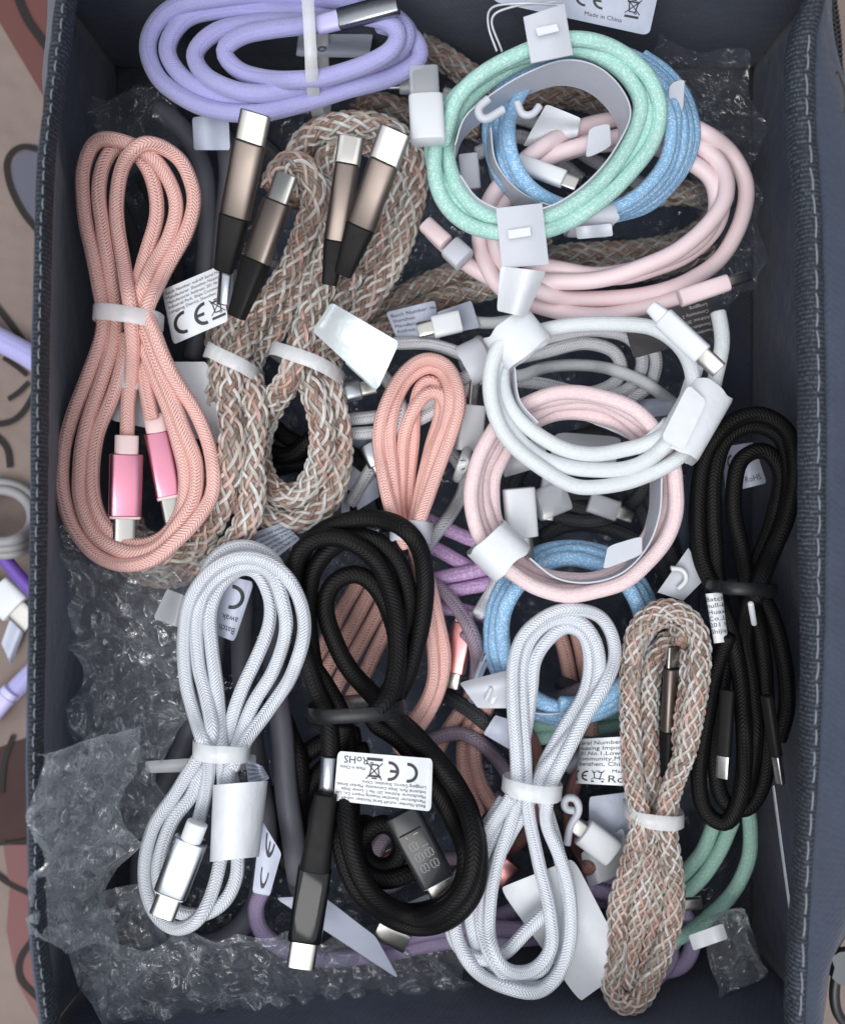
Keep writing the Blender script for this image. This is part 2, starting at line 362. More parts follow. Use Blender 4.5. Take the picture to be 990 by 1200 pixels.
def tube_arrays(X, r, ns, rn=None):
    T, N, B = frames(X); n = len(X); r = np.broadcast_to(r, (n,))
    th = np.linspace(0, 2 * np.pi, ns, endpoint=False)
    V = X[:, None, :] + r[:, None, None] * (np.cos(th)[None, :, None] * N[:, None, :] + np.sin(th)[None, :, None] * B[:, None, :])
    i = np.arange(n - 1)[:, None]; k = np.arange(ns)[None, :]; k2 = (k + 1) % ns
    Fq = np.stack([i * ns + k, i * ns + k2, (i + 1) * ns + k2, (i + 1) * ns + k], 2).reshape(-1, 4)
    L = np.concatenate([[0], np.cumsum(np.linalg.norm(np.diff(X, axis=0), axis=1))]) / (2 * np.pi * max(1e-6, float(np.mean(r))))
    u0 = np.broadcast_to(k / ns, (n - 1, ns)); u1 = np.broadcast_to((k + 1) / ns, (n - 1, ns)); v0 = np.broadcast_to(L[:-1, None], (n - 1, ns)); v1 = np.broadcast_to(L[1:, None], (n - 1, ns))
    UV = np.stack([np.stack([u0, v0], 2), np.stack([u1, v0], 2), np.stack([u1, v1], 2), np.stack([u0, v1], 2)], 2).reshape(-1, 2)
    return V.reshape(-1, 3), Fq, UV
def capped(X, r, ns):
    a, b = X[0] - X[1], X[-1] - X[-2]; a /= np.linalg.norm(a); b /= np.linalg.norm(b)
    Y = np.vstack([X[0] + a * r * .22, X[0] + a * r * .2, X, X[-1] + b * r * .2, X[-1] + b * r * .22]); rr = np.full(len(Y), float(r)); rr[[0, -1]] = r * .04; rr[[1, -2]] = r * .8
    return tube_arrays(Y, rr, ns)
def cat(parts):
    V, Fq, UV, o = [], [], [], 0
    for v, f, u in parts:
        V.append(v); Fq.append(f + o); UV.append(u); o += len(v)
    return np.vstack(V), np.vstack(Fq), np.vstack(UV)
PAL = [lin(252, 249, 244), lin(240, 233, 224), lin(232, 190, 176), lin(216, 206, 196), lin(246, 214, 200), lin(214, 214, 204), lin(250, 244, 236), lin(176, 146, 132), lin(253, 251, 248), lin(158, 140, 128), lin(190, 186, 176)]
def plait_arrays(X, r, N=7, rnd=None):
    """real plaited strands: N one way and N the other, over and under"""
    L = np.concatenate([[0], np.cumsum(np.linalg.norm(np.diff(X, axis=0), axis=1))]); st = 0.2 * r
    m = int(L[-1] / st) + 2; s = np.linspace(0, L[-1], m); Y = np.stack([np.interp(s, L, X[:, i]) for i in range(3)], 1)
    for _ in range(8): Y[1:-1] = 0.25 * Y[:-2] + 0.5 * Y[1:-1] + 0.25 * Y[2:]
    T, Nn, B = frames(Y); pitch = 9.6 * r; parts = []; cols = []
    ph = 2 * np.pi * s / pitch; ns = 6; th = np.linspace(0, 2 * np.pi, ns, endpoint=False)
    for d in (1, -1):
        for i in range(N):
            ang = 2 * np.pi * i / N + d * ph; rad = r * (0.84 + d * 0.10 * np.cos(N * ph))
            er = np.cos(ang)[:, None] * Nn + np.sin(ang)[:, None] * B; et = -np.sin(ang)[:, None] * Nn + np.cos(ang)[:, None] * B
            C = Y + rad[:, None] * er; tt = np.gradient(C, axis=0); tt /= np.linalg.norm(tt, axis=1)[:, None]
            sd = np.cross(tt, er); sd /= np.linalg.norm(sd, axis=1)[:, None]
            a, b = r * 1.05 / N, r * 0.11
            V = C[:, None, :] + a * np.cos(th)[None, :, None] * sd[:, None, :] + b * np.sin(th)[None, :, None] * er[:, None, :]
            q = np.arange(m - 1)[:, None]; k = np.arange(ns)[None, :]; k2 = (k + 1) % ns
            Fq = np.stack([q * ns + k, q * ns + k2, (q + 1) * ns + k2, (q + 1) * ns + k], 2).reshape(-1, 4)
            u0 = np.broadcast_to(k / ns, (m - 1, ns)); u1 = u0 + 1 / ns; v0 = np.broadcast_to(s[:-1, None], (m - 1, ns)); v1 = np.broadcast_to(s[1:, None], (m - 1, ns))
            UV = np.stack([np.stack([u0, v0], 2), np.stack([u1, v0], 2), np.stack([u1, v1], 2), np.stack([u0, v1], 2)], 2).reshape(-1, 2)
            c0 = np.array(PAL[rnd.randrange(len(PAL))]); c1 = np.array(PAL[rnd.randrange(len(PAL))])
            f = 0.5 + 0.5 * np.sin(s / (0.03 + 0.02 * rnd.random()) + rnd.random() * 6.28)
            c = c0[None] * (1 - f[:, None]) + c1[None] * f[:, None]; c = c * (0.92 + 0.16 * np.random.rand(m, 1)); c[:, 3] = 1
            cols.append(np.repeat(np.clip(c, 0, 1), ns, 0)); parts.append((V.reshape(-1, 3), Fq, UV))
    V, Fq, UV = cat(parts)
    return V, Fq, UV, np.vstack(cols)

IDN = [0]
class Cable:
    def __init__(s, label, paths, rpx, zb, mat, kind='tube', grp='charging cables heaped in the box', soft=1.5, fac=0.86, N=7, register=True):
        IDN[0] += 1; s.id = IDN[0]; s.X = []
        allp = np.vstack([np.asarray(p, float)[:, :2] for p in paths]); c = allp.mean(0)
        for k, p in enumerate(paths):
            q = smooth_path(p, rpx * 0.55, soft); zz = zb[k] if isinstance(zb, (list, tuple)) else zb
            if q.shape[1] == 3: zz = q[:, 2]
            for d_ in (0, 1): q[:, d_] += [1.1 * noise.noise(Vector((i_ * rpx * .55 / 45.0, s.id * 3.1 + k, d_ * 7.7))) for i_ in range(len(q))]
            X, r = settle(q[:, :2], rpx, zz, s.id, fac)
            s.r = r; s.X.append(X)
            if register: reg_add(X[::2], r, s.id)
        zl = min(x[:, 2].min() for x in s.X) - s.r
        s.root = root('charging_cable', label, 'cable', P(c[0], c[1], zl), grp)
        rnd = random.Random(s.id)
        for X in s.X[:0]: pass
        if kind == 'tube':
            V, Fq, UV = cat([capped(X, s.r, 14) for X in s.X])
            s.cord = mk('cord', V, Fq, mat, s.root, UV)
        else:
            V, Fq, UV, C = None, None, None, None; ps, cs = [], []
            for X in s.X:
                v, f, u, c_ = plait_arrays(X, s.r, N, rnd); ps.append((v, f, u)); cs.append(c_)
            V, Fq, UV = cat(ps)
            s.cord = mk('plaited_cord', V, Fq, mat, s.root, UV, colors=np.vstack(cs))
            Vc, Fc, Uc = cat([capped(X, s.r * 0.78, 10) for X in s.X]); mk('cord_core', Vc, Fc, M_CORE, s.cord, Uc)
def sect(c, x, y, a, b, e, n=28):
    t = np.linspace(0, 2 * np.pi, n, endpoint=False); ct, st = np.cos(t), np.sin(t)
    return c + a * (np.sign(ct) * np.abs(ct) ** (2 / e))[:, None] * x + b * (np.sign(st) * np.abs(st) ** (2 / e))[:, None] * y
def loft(name, secs, mat, par, caps=(True, True), sharp=38, mats=None, dark_from=None):
    n = len(secs[0]); V = np.vstack(secs); Fc = []; mi = []
    for i in range(len(secs) - 1):
        for k in range(n):
            k2 = (k + 1) % n; Fc.append((i * n + k, i * n + k2, (i + 1) * n + k2, (i + 1) * n + k)); mi.append(1 if dark_from is not None and i >= dark_from else 0)
    if caps[0]: Fc.append(tuple(reversed(range(n)))); mi.append(0)
    if caps[1]: Fc.append(tuple(range((len(secs) - 1) * n, len(secs) * n))); mi.append(1 if dark_from is not None else 0)
    return mk(name, V, Fc, mat, par, sharp=sharp, mats=mats, midx=mi if mats else None)
def plug(cab, tail, tip, segs, z0=None, z1=None, roll=0.0, first=0):
    """segs: (name, from px, to px, width px, thickness px, end width factor, material, exponent) along tail -> tip; first = index of main piece"""
    tail = np.array(tail, float); tip = np.array(tip, float); Lpx = np.linalg.norm(tip - tail)
    th = max(sg[4] for sg in segs)
    if z0 is None: z0 = top_at(*tail, 6) + th / 2 * sc(0.07)
    if z1 is None: z1 = top_at(*tip, 6) + th / 2 * sc(0.07)
    A = P(*tail, z0); B = P(*tip, z1); d = B - A; Lm = np.linalg.norm(d); d /= Lm; k = Lm / Lpx
    up = np.array([0, 0, 1.0]); x = np.cross(up, d); x /= np.linalg.norm(x); y = np.cross(d, x)
    cr, sr = math.cos(math.radians(roll)), math.sin(math.radians(roll)); x, y = cr * x + sr * y, -sr * x + cr * y
    order = [first] + [i for i in range(len(segs)) if i != first]; main = None
    for i in order:
        nm, f0, f1, wd, hg, wf, mt, ex = segs[i]
        c0, c1 = A + d * f0 * k, A + d * f1 * k; a0, b0 = wd / 2 * k, hg / 2 * k; a1, b1 = a0 * wf, b0 * (wf if nm == 'strain_relief' else 1.0)
        bv = min(1.6, (f1 - f0) * 0.2) * k
        if nm == 'plug_shell':
            q = 0.8
            S = [sect(c0, x, y, a0, b0, ex), sect(c1 - d * 0.6 * k, x, y, a0, b0, ex), sect(c1, x, y, a0 * 0.97, b0 * 0.93, ex), sect(c1, x, y, a0 - 1.3 * k, b0 - 1.3 * k, ex), sect(c1 - d * 9 * k, x, y, a0 - 1.4 * k, b0 - 1.4 * k, ex)]
            o = loft('plug_shell', S, mt, main if main else cab.root, mats=[mt, M_HOLE], dark_from=3, sharp=30)
        else:
            S = [sect(c0, x, y, a0 - 1.1 * k, b0 - 1.1 * k, ex), sect(c0 + d * bv * .4, x, y, a0 - .3 * k, b0 - .3 * k, ex), sect(c0 + d * bv, x, y, a0, b0, ex),
                 sect(c1 - d * bv, x, y, a1, b1, ex), sect(c1 - d * bv * .4, x, y, a1 - .3 * k, b1 - .3 * k, ex), sect(c1, x, y, a1 - 1.1 * k, b1 - 1.1 * k, ex)]
            o = loft(nm, S, mt, main if main else cab.root, sharp=50)
        if main is None: main = o
    n = max(3, int(Lpx / 6)); t = np.linspace(0, 1, n)[:, None]; wmid = max(sg[3] for sg in segs) * k
    pts = A + (B - A) * t
    for off in (-0.3, 0, 0.3): reg_add(pts + x * off * wmid, th / 2 * k, cab.id)
    return main, (A, d, x, y, k)
def usb(cab, tail, tip, wd=32, body=M_GUN, relief=M_BLKP, shell=32, rl=0.33, sl=33, th=19, roll=0, z0=None, z1=None, ex=3.0, collar=None, gap=3, bodyname='plug', taper=1.0):
    """strain relief, body and plug shell shared out along the axis"""
    L = math.hypot(tip[0] - tail[0], tip[1] - tail[1]); b0 = L * rl; b1 = L - sl
    segs = [(bodyname, b0, b1, wd, th, taper, body, ex), ('plug_shell', b1 - 1, L, shell, shell * 0.32, 1, M_SHELL, 3.6)]
    if relief: segs.append(('strain_relief', 0, b0 + 0.5, wd * 0.62, th * 0.8, wd * 0.97 / (wd * 0.62), relief, 4))
    if gap: segs.append(('seam_ring', b1 - gap, b1 + 1.2, wd * 0.93, th * 0.9, 1, collar or M_BLKP, ex))
    return plug(cab, tail, tip, segs, z0, z1, roll)
def grid_sheet(name, S, nu, nv, thick, mat, par, us=None, round_=0.0, sharp=40):
    """curved sheet with real thickness; S(u, v) -> point; round_ rounds the corners (fraction of u)"""
    us = np.linspace(0, 1, nu) if us is None else us
    if round_: 
        e = round_ * (1 - np.cos(np.linspace(0, np.pi / 2, 5)))
        us = np.unique(np.concatenate([e, np.linspace(round_, 1 - round_, nu), 1 - e]))
    vs = np.linspace(0, 1, nv); T = np.zeros((len(us), nv, 3))
    for i, u in enumerate(us):
        hh = 1.0
        if round_:
            q = min(u, 1 - u)
            if q < round_: hh = 1 - 2 * RV * (1 - math.sqrt(max(0, 1 - ((round_ - q) / round_) ** 2)))
        for j, v in enumerate(vs): T[i, j] = S(u, 0.5 + (v - 0.5) * hh)
    du = np.gradient(T, axis=0); dv = np.gradient(T, axis=1); N = np.cross(du, dv); N /= np.linalg.norm(N, axis=2)[:, :, None] + 1e-12
    a, b = T.reshape(-1, 3), (T - N * thick).reshape(-1, 3); nu = len(us); off = nu * nv; Fc = []
    id_ = lambda i, j: i * nv + j
    for i in range(nu - 1):
        for j in range(nv - 1):
            q = (id_(i, j), id_(i + 1, j), id_(i + 1, j + 1), id_(i, j + 1)); Fc.append(q); Fc.append(tuple(off + t for t in reversed(q)))
    ring = [id_(i, 0) for i in range(nu)] + [id_(nu - 1, j) for j in range(1, nv)] + [id_(i, nv - 1) for i in range(nu - 2, -1, -1)] + [id_(0, j) for j in range(nv - 2, 0, -1)]
    for t in range(len(ring)):
        p, q = ring[t], ring[(t + 1) % len(ring)]; Fc.append((q, p, off + p, off + q))
    return mk(name, np.vstack([a, b]), Fc, mat, par, sharp=sharp)
RV = 0.12
def quadS(c, z, bulge=0.0, cyl=False, twist=0.0, bv=0.0):
    """c = bottom-left, bottom-right, top-right, top-left in pixels (as the print reads), z = four heights"""
    c = np.asarray(c, float); z = np.asarray(z if np.ndim(z) else [z] * 4, float)
    def S(u, v):
        uu = (1 - math.cos(math.pi * u)) / 2 if cyl else u
        w_ = np.array([(1 - uu) * (1 - v), uu * (1 - v), uu * v, (1 - uu) * v]); p = w_ @ c
        zz = float(w_ @ z) + bulge * math.sin(math.pi * u) + twist * math.sin(2 * math.pi * u) + bv * math.sin(math.pi * v)
        return P(p[0], p[1], zz)
    return S
def tag(par, c, z, mat=M_PAPER, bulge=0.0, cyl=False, twist=0.0, bv=0.0, name='tag', round_=0.0, thick=0.00018, nu=14, nv=8):
    if not cyl and thick < .0003: TR = random.Random(int(c[0][0] * 3 + c[0][1])); twist = twist or TR.uniform(-.0012, .0012); bulge = bulge or TR.uniform(.0004, .0018); bv = bv or TR.uniform(-.0008, .0014); round_ = round_ or .05
    S = quadS(c, z, bulge, cyl, twist, bv)
    p = par.root if isinstance(par, Cable) else par
    o = grid_sheet(name, S, nu, nv, thick, mat, p, round_=round_); o_S = S
    if isinstance(par, Cable):
        pts = np.array([S(u, v) for u in np.linspace(.05, .95, 6) for v in np.linspace(.05, .95, 6)]); reg_add(pts, 0.0006, par.id)
    return o, S
FONT_CACHE = {}
def text2d(s):
    if s in FONT_CACHE: return FONT_CACHE[s]
    cu = bpy.data.curves.new('t', 'FONT'); cu.body = s; cu.size = 1.0; cu.resolution_u = 2
    ob = bpy.data.objects.new('t', cu); COL.objects.link(ob); dg = bpy.context.evaluated_depsgraph_get()
    me = ob.evaluated_get(dg).to_mesh(); V = np.array([v.co[:2] for v in me.vertices]) if len(me.vertices) else np.zeros((0, 2)); Fc = [tuple(p.vertices) for p in me.polygons]
    ob.evaluated_get(dg).to_mesh_clear(); bpy.data.objects.remove(ob); bpy.data.curves.remove(cu)
    FONT_CACHE[s] = (V, Fc); return V, Fc
def poly_shape(kind):
    V, Fc = [], []
    def quad(a, b, c, d):
        o = len(V); V.extend([a, b, c, d]); Fc.append((o, o + 1, o + 2, o + 3))
    def bar(x0, y0, x1, y1, t):
        dx, dy = x1 - x0, y1 - y0; L = math.hypot(dx, dy); nx, ny = -dy / L * t / 2, dx / L * t / 2
        quad((x0 + nx, y0 + ny), (x0 - nx, y0 - ny), (x1 - nx, y1 - ny), (x1 + nx, y1 + ny))
    def arc(cx, cy, R, t, a0, a1, n=16):
        for i in range(n):
            p, q = [math.radians(a0 + (a1 - a0) * k / n) for k in (i, i + 1)]
            quad((cx + R * math.cos(p), cy + R * math.sin(p)), (cx + R * math.cos(q), cy + R * math.sin(q)), (cx + (R - t) * math.cos(q), cy + (R - t) * math.sin(q)), (cx + (R - t) * math.cos(p), cy + (R - t) * math.sin(p)))
    if kind == 'CE':
        arc(.5, .5, .5, .15, 82, 278); arc(1.45, .5, .5, .15, 82, 278); bar(1.0, .5, 1.42, .5, .14)
    elif kind == 'C': arc(.5, .5, .5, .15, 82, 278)
    elif kind == 'BIN':
        bar(.1, .85, .7, .85, .09); bar(.18, .85, .26, .3, .06); bar(.62, .85, .54, .3, .06); bar(.26, .32, .54, .32, .06); bar(.28, .95, .52, .95, .06)
        bar(.05, .22, .78, 1.0, .05); bar(.78, .22, .05, 1.0, .05); quad((.05, 0), (.75, 0), (.75, .13), (.05, .13)); arc(.55, .28, .08, .04, 0, 360, 8)
    return np.array(V), Fc
def put_print(par, S, items, aspect, mat=M_INK, eps=0.00012, name='printed_text'):
    """items: (text or symbol, u, v, height v) with u, v the lower left corner on the sheet"""
    VV, FF = [], []; o = 0
    for it, u0, v0, hh in items:
        if it in ('CE', 'BIN', 'C'): V, Fc = poly_shape(it); V = V.copy()
        else: V, Fc = text2d(it); V = V.copy() * 1.38
        if not len(V): continue
        uu = u0 + V[:, 0] * hh / aspect; vv = v0 + V[:, 1] * hh
        keep = (uu > 0.01) & (uu < 0.99) & (vv > 0.01) & (vv < 0.99)
        pts = []
        for a, b in zip(uu, vv):
            a = min(max(a, 0.012), 0.988); b = min(max(b, 0.012), 0.988); h = 1e-3
            p = S(a, b); n = np.cross(S(min(a + h, 1), b) - S(max(a - h, 0), b), S(a, min(b + h, 1)) - S(a, max(b - h, 0))); n = n / (np.linalg.norm(n) + 1e-15)
            pts.append(p + n * eps)
        VV += pts; FF += [tuple(o + i for i in f) for f in Fc if any(keep[i] for i in f)]; o += len(pts)
    if VV: return mk(name, VV, FF, mat, par, smooth=False)
ADDR = ['Batch Number: null-69 Serial Number: null-69', 'Manufacturer: Shenzhen Huaxing Import Co., Ltd', 'Manufacturer Address: 201 No.1, Lower Shijie', 'Industrial Park, Shijie Community, Mankan Street,', 'Longgang District, Shenzhen, China']
def band(cab, c, ang, hw, wd, mat=M_TIE, name='tie', ids=True, zlo=None, zhi=None, skew=0.0, e=2.6, pad=0.6, n=40, tail=False):
    """strap round a bundle at pixel c; ang = bundle direction in the picture (degrees, 90 = up-down); hw half-width px, wd strap width px"""
    i = cab.id if ids else None
    hi = zhi if zhi is not None else top_at(c[0], c[1], hw * 0.75, i); lo = zlo if zlo is not None else low_at(c[0], c[1], hw * 0.75, i)
    zc = (hi + lo) / 2; hz = (hi - lo) / 2 + pad * 0.0006; k = sc(zc); C = P(c[0], c[1], zc)
    a = math.radians(ang); ax = np.array([math.cos(a), -math.sin(a) * -1.0 if False else math.sin(a), 0.0]); sd = np.array([-ax[1], ax[0], 0.0]); up = np.array([0, 0, 1.0])
    t = np.linspace(0, 2 * np.pi, n, endpoint=False); ct, st = np.cos(t), np.sin(t)
    sx = np.sign(ct) * np.abs(ct) ** (2 / e) * hw * k; sz = np.sign(st) * np.abs(st) ** (2 / e) * hz
    th = 0.00025; V, Fc = [], []
    for (q, g) in ((-1, 0), (-.9, th), (.9, th), (1, 0)):
        for j in range(n):
            f = 1 + g / max(hz, 1e-4); wob = skew * ct[j] * wd * k + 0.10 * wd * k * noise.noise(Vector((ct[j] * 1.6 + c[0], st[j] * 1.6, q * .7)))
            V.append(C + sd * sx[j] * (1 + g / (hw * k)) + up * sz[j] * f + ax * (q * wd / 2 * k + wob))
    for r_ in range(3):
        for j in range(n):
            j2 = (j + 1) % n; Fc.append((r_ * n + j, r_ * n + j2, (r_ + 1) * n + j2, (r_ + 1) * n + j))
    o = mk(name, V, Fc, mat, cab.root, sharp=60)
    if name == 'tie' and tail:
        TR = random.Random(int(c[0])); sg = TR.choice((-1, 1)); e0 = np.array(c) + np.array([-math.sin(a), -math.cos(a)]) * hw * sg * .9; dr = np.array([-math.sin(a), -math.cos(a)]) * sg; al = np.array([math.cos(a), -math.sin(a)])
        p_ = [(e0[0], e0[1], zc + hz * .5)] + [(*(e0 + dr * f * hw * .5 + al * g * wd * TR.uniform(.5, 1.2)), zc + hz * (.5 - f * .8)) for f, g in ((.35, .1), (.75, .5), (1.1, 1.1))]
        ribbon(o, p_, wd * .8, mat, 'tie_tail', 0.00025, [wd * .9, wd * .62, wd * .75, wd * .5])
    reg_add(C + up * hz, 0.0006, cab.id)
    return o
def lining(cab, pts, z0, z1, mat=M_STRAP, name='inner_band', thick=0.0004):
    """upright strip standing along pixel points (taken at height z1)"""
    q = smooth_path(pts, 6, 1); X = PP(q, np.full(len(q), z1))
    def S(u, v):
        f = u * (len(X) - 1); i = min(int(f), len(X) - 2); p = X[i] * (1 - (f - i)) + X[i + 1] * (f - i)
        return np.array([p[0], p[1], z0 + (z1 - z0) * v])
    return grid_sheet(name, S, len(X), 2, thick, mat, cab.root)
def ribbon(par, pts, wd, mat, name, thick=0.0003, taper=None):
    """strip along pixel/height points, flat to the sky"""
    p = np.asarray(pts, float); q = smooth_path(p, 5, 1); X = PP(q[:, :2], q[:, 2]); T = np.gradient(X, axis=0); T /= np.linalg.norm(T, axis=1)[:, None]
    sd = np.cross(np.array([0, 0, 1.0])[None], T); sd /= np.linalg.norm(sd, axis=1)[:, None] + 1e-9
    k = sc(float(q[:, 2].mean())); ww = np.full(len(X), wd) if taper is None else np.interp(np.linspace(0, 1, len(X)), np.linspace(0, 1, len(taper)), taper)
    def S(u, v):
        f = u * (len(X) - 1); i = min(int(f), len(X) - 2); g = f - i
        return X[i] * (1 - g) + X[i + 1] * g + (sd[i] * (1 - g) + sd[i + 1] * g) * (0.5 - v) * (ww[i] * (1 - g) + ww[i + 1] * g) * k
    o = grid_sheet(name, S, len(X), 3, thick, mat, par.root if isinstance(par, Cable) else par)
    return o, S
def ring_pts(cx, cy, radii, rot=0.0, a0=0.0, turns=None, n=22, jit=0.0, cw=1):
    """spiral: radii = (rx, ry, dx, dy) per turn"""
    turns = turns or len(radii); out = []; rnd = random.Random(int(cx * 7 + cy))
    m = int(n * turns); R_ = np.array([tuple(r) + (0,) * (4 - len(r)) for r in radii], float)
    for i in range(m + 1):
        t = i / n; k = min(t, len(R_) - 1); lo = int(k); hi = min(lo + 1, len(R_) - 1); r = R_[lo] * (1 - (k - lo)) + R_[hi] * (k - lo)
        a = math.radians(a0) + cw * 2 * math.pi * t; x, y = r[0] * math.cos(a), r[1] * math.sin(a); c, s = math.cos(math.radians(rot)), math.sin(math.radians(rot))
        out.append((cx + r[2] + x * c - y * s + rnd.uniform(-jit, jit), cy + r[3] + x * s + y * c + rnd.uniform(-jit, jit)))
    return out
# ------------------------------------------------------------------ the setting: printed cloth under the box
gt = NT('printed_cloth'); 
fz = gt.noise(38, 6); f2 = gt.noise(1400, 3)
gt.l(gt.mix(gt.math('MULTIPLY_ADD', f2, 0.3, gt.math('MULTIPLY', fz, 0.7)), lin(118, 104, 98), lin(140, 124, 117)), gt.b.inputs['Base Color']); gt.b.inputs['Roughness'].default_value = 0.8
gt.l(gt.bump(f2, 0.0003, 1.0, gt.bump(gt.noise(22, 3), 0.01)), gt.b.inputs['Normal'])
g = mk('ground', [(-.8, -.8, 0), (.8, -.8, 0), (.8, .8, 0), (-.8, .8, 0)], [(0, 1, 2, 3)], gt.m, smooth=False); g['kind'] = 'structure'
M_PRED = plain('print_red', lin(100, 62, 58), 0.8, nscale=80, namt=0.05); M_PDARK = plain('print_maroon', lin(58, 34, 33), 0.8, nscale=80, namt=0.05)
M_PPINK = plain('print_pink', lin(118, 80, 80), 0.8, nscale=80, namt=0.05); M_PBLK = plain('print_line', lin(30, 24, 24), 0.8); M_PGREY = plain('print_lavender', lin(92, 92, 106), 0.8)
def print_poly(pts, mat, z):
    V = [P(x, y, z) for x, y in pts]; mk('printed_shape', V, [tuple(reversed(range(len(V))))], mat, g, smooth=False)
def print_line(pts, wd, z=0.0012):
    q = smooth_path(pts, 4, 1); X = PP(q, np.full(len(q), z)); T = np.gradient(X, axis=0); T /= np.linalg.norm(T, axis=1)[:, None]; sd = np.stack([-T[:, 1], T[:, 0], T[:, 2] * 0], 1) * wd / 2 * sc(z)
    n = len(X); V = np.vstack([X + sd, X - sd]); mk('printed_line', V, [(i, n + i, n + i + 1, i + 1) for i in range(n - 1)], M_PBLK, g)
print_poly([(-60, -60), (75, -60), (75, 140), (51, 112), (20, 60), (0, 26), (-60, -20)], M_PRED, 0.0004)
print_poly([(48, 176), (24, 178), (13, 192), (16, 216), (34, 252), (52, 268)], M_PGREY, 0.0004)
print_poly([(-60, 900), (10, 872), (40, 862), (70, 880), (70, 1000), (30, 1010), (6, 985), (-60, 990)], M_PDARK, 0.0004)
print_poly([(4, 990), (60, 990), (110, 1100), (110, 1260), (60, 1260), (45, 1196), (20, 1150), (8, 1090), (12, 1040)], M_PPINK, 0.0008)
print_poly([(1000, 940), (1100, 900), (1100, 1300), (1010, 1260)], M_PPINK, 0.0004)
print_line([(16, -20), (30, 18), (46, 42), (64, 66)], 10); print_line([(52, 176), (24, 172), (9, 186), (11, 214), (28, 250), (50, 276)], 7)
print_line([(-10, 352), (16, 384), (34, 408)], 7); print_line([(4, 419), (20, 430), (32, 440)], 5); print_line([(34, 448), (22, 460), (10, 468)], 6)
print_line([(40, 462), (28, 482), (14, 494), (-12, 498)], 7); print_line([(-8, 508), (8, 524), (12, 548)], 7)
print_line([(-10, 990), (26, 986), (50, 980)], 4); print_line([(-10, 1020), (8, 1034), (36, 1048)], 6); print_line([(40, 1100), (24, 1124), (24, 1146), (46, 1170), (60, 1180)], 8); print_line([(16, 862), (6, 890), (2, 930)], 6)

# ------------------------------------------------------------------ the storage box
ZR = 0.110
box = root('storage_box', 'navy fabric storage box with ribbed binding round its open top', 'box', (0, 0, 0.0015))
LIN = np.array([(-40, 90), (0, 84), (60, 76), (110, 69), (170, 60), (220, 57), (400, 52), (600, 50), (900, 45), (1100, 49), (1200, 62), (1260, 66)], float)
LOUT = np.array([(-40, 72), (0, 64), (60, 57), (110, 52), (170, 46), (220, 42), (400, 38), (600, 36), (900, 33), (1100, 37), (1200, 50), (1260, 54)], float)
RIN = np.array([(-40, 946), (0, 942), (30, 930), (80, 922), (150, 926), (250, 936), (480, 940), (650, 940), (750, 944), (900, 941), (1000, 935), (1100, 928), (1190, 924), (1260, 922)], float)
ROUT = np.array([(-40, 972), (0, 968), (30, 960), (80, 956), (150, 957), (250, 964), (480, 969), (650, 968), (750, 966), (900, 960), (1000, 952), (1100, 948), (1190, 944), (1260, 942)], float)
YT, YB = -110.0, 1300.0
li = lambda y: float(np.interp(y, LIN[:, 0], LIN[:, 1])); lo_ = lambda y: float(np.interp(y, LOUT[:, 0], LOUT[:, 1])); ri = lambda y: float(np.interp(y, RIN[:, 0], RIN[:, 1])); ro = lambda y: float(np.interp(y, ROUT[:, 0], ROUT[:, 1]))
XB = 0.1100; XBR = 0.1185; YBT, YBB = 0.160, -0.156
def nz(x, y, z=0.0, f=1.0): return noise.noise(Vector((x * f, y * f, z)))
def wf(v): return 1 - max(0.0, 1 - v * 2.1) ** 1.3
def side_wall(fn, sgn):
    def S(u, v):
        py = YT + u * (YB - YT); a = P(fn(py), py, ZR - 0.001); b = np.array([sgn * XB if sgn < 0 else XBR, YBT + u * (YBB - YBT), 0.004]); p = a * (1 - v) + b * v; p[0] = a[0] + (b[0] - a[0]) * wf(v)
        fold = 0.0022 * nz(py / 170, v * 1.6, 3 + sgn) + 0.0010 * nz(py / 60, v * 3.0, 9 + sgn)
        p[0] += fold * math.sin(math.pi * min(1, v * 1.2 + .02)) ; return p
    return S
mkw = lambda nm, S, th, nu=60, nv=18: grid_sheet(nm, S, nu, nv, th, M_NAVY, box, sharp=None)
mkw('side_wall', side_wall(li, -1), 0.003); mkw('side_wall', side_wall(ri, 1), -0.003)
def end_wall(py, yb, ph):
    def S(u, v):
        px = (li(py) - 4) * (1 - u) + (ri(py) + 4) * u; a = P(px, py, ZR - 0.001); b = np.array([-XB - .001 + u * (XB + XBR + .002), yb, 0.004]); p = a * (1 - v) + b * v; p[0] = a[0] + (b[0] - a[0]) * wf(v)
        p[1] += 0.0020 * nz(px / 150, v * 2, ph) * math.sin(math.pi * v); return p
    return S
mkw('end_wall', end_wall(YT + 2, YBT, 5), -0.003, 40); mkw('end_wall', end_wall(YB - 2, YBB, 8), 0.003, 40)
mkw('box_floor', lambda u, v: np.array([-XB - .002 + u * (XB + XBR + .004), YBB - .002 + v * (YBT - YBB + .004), 0.006]), 0.004, 4, 4)
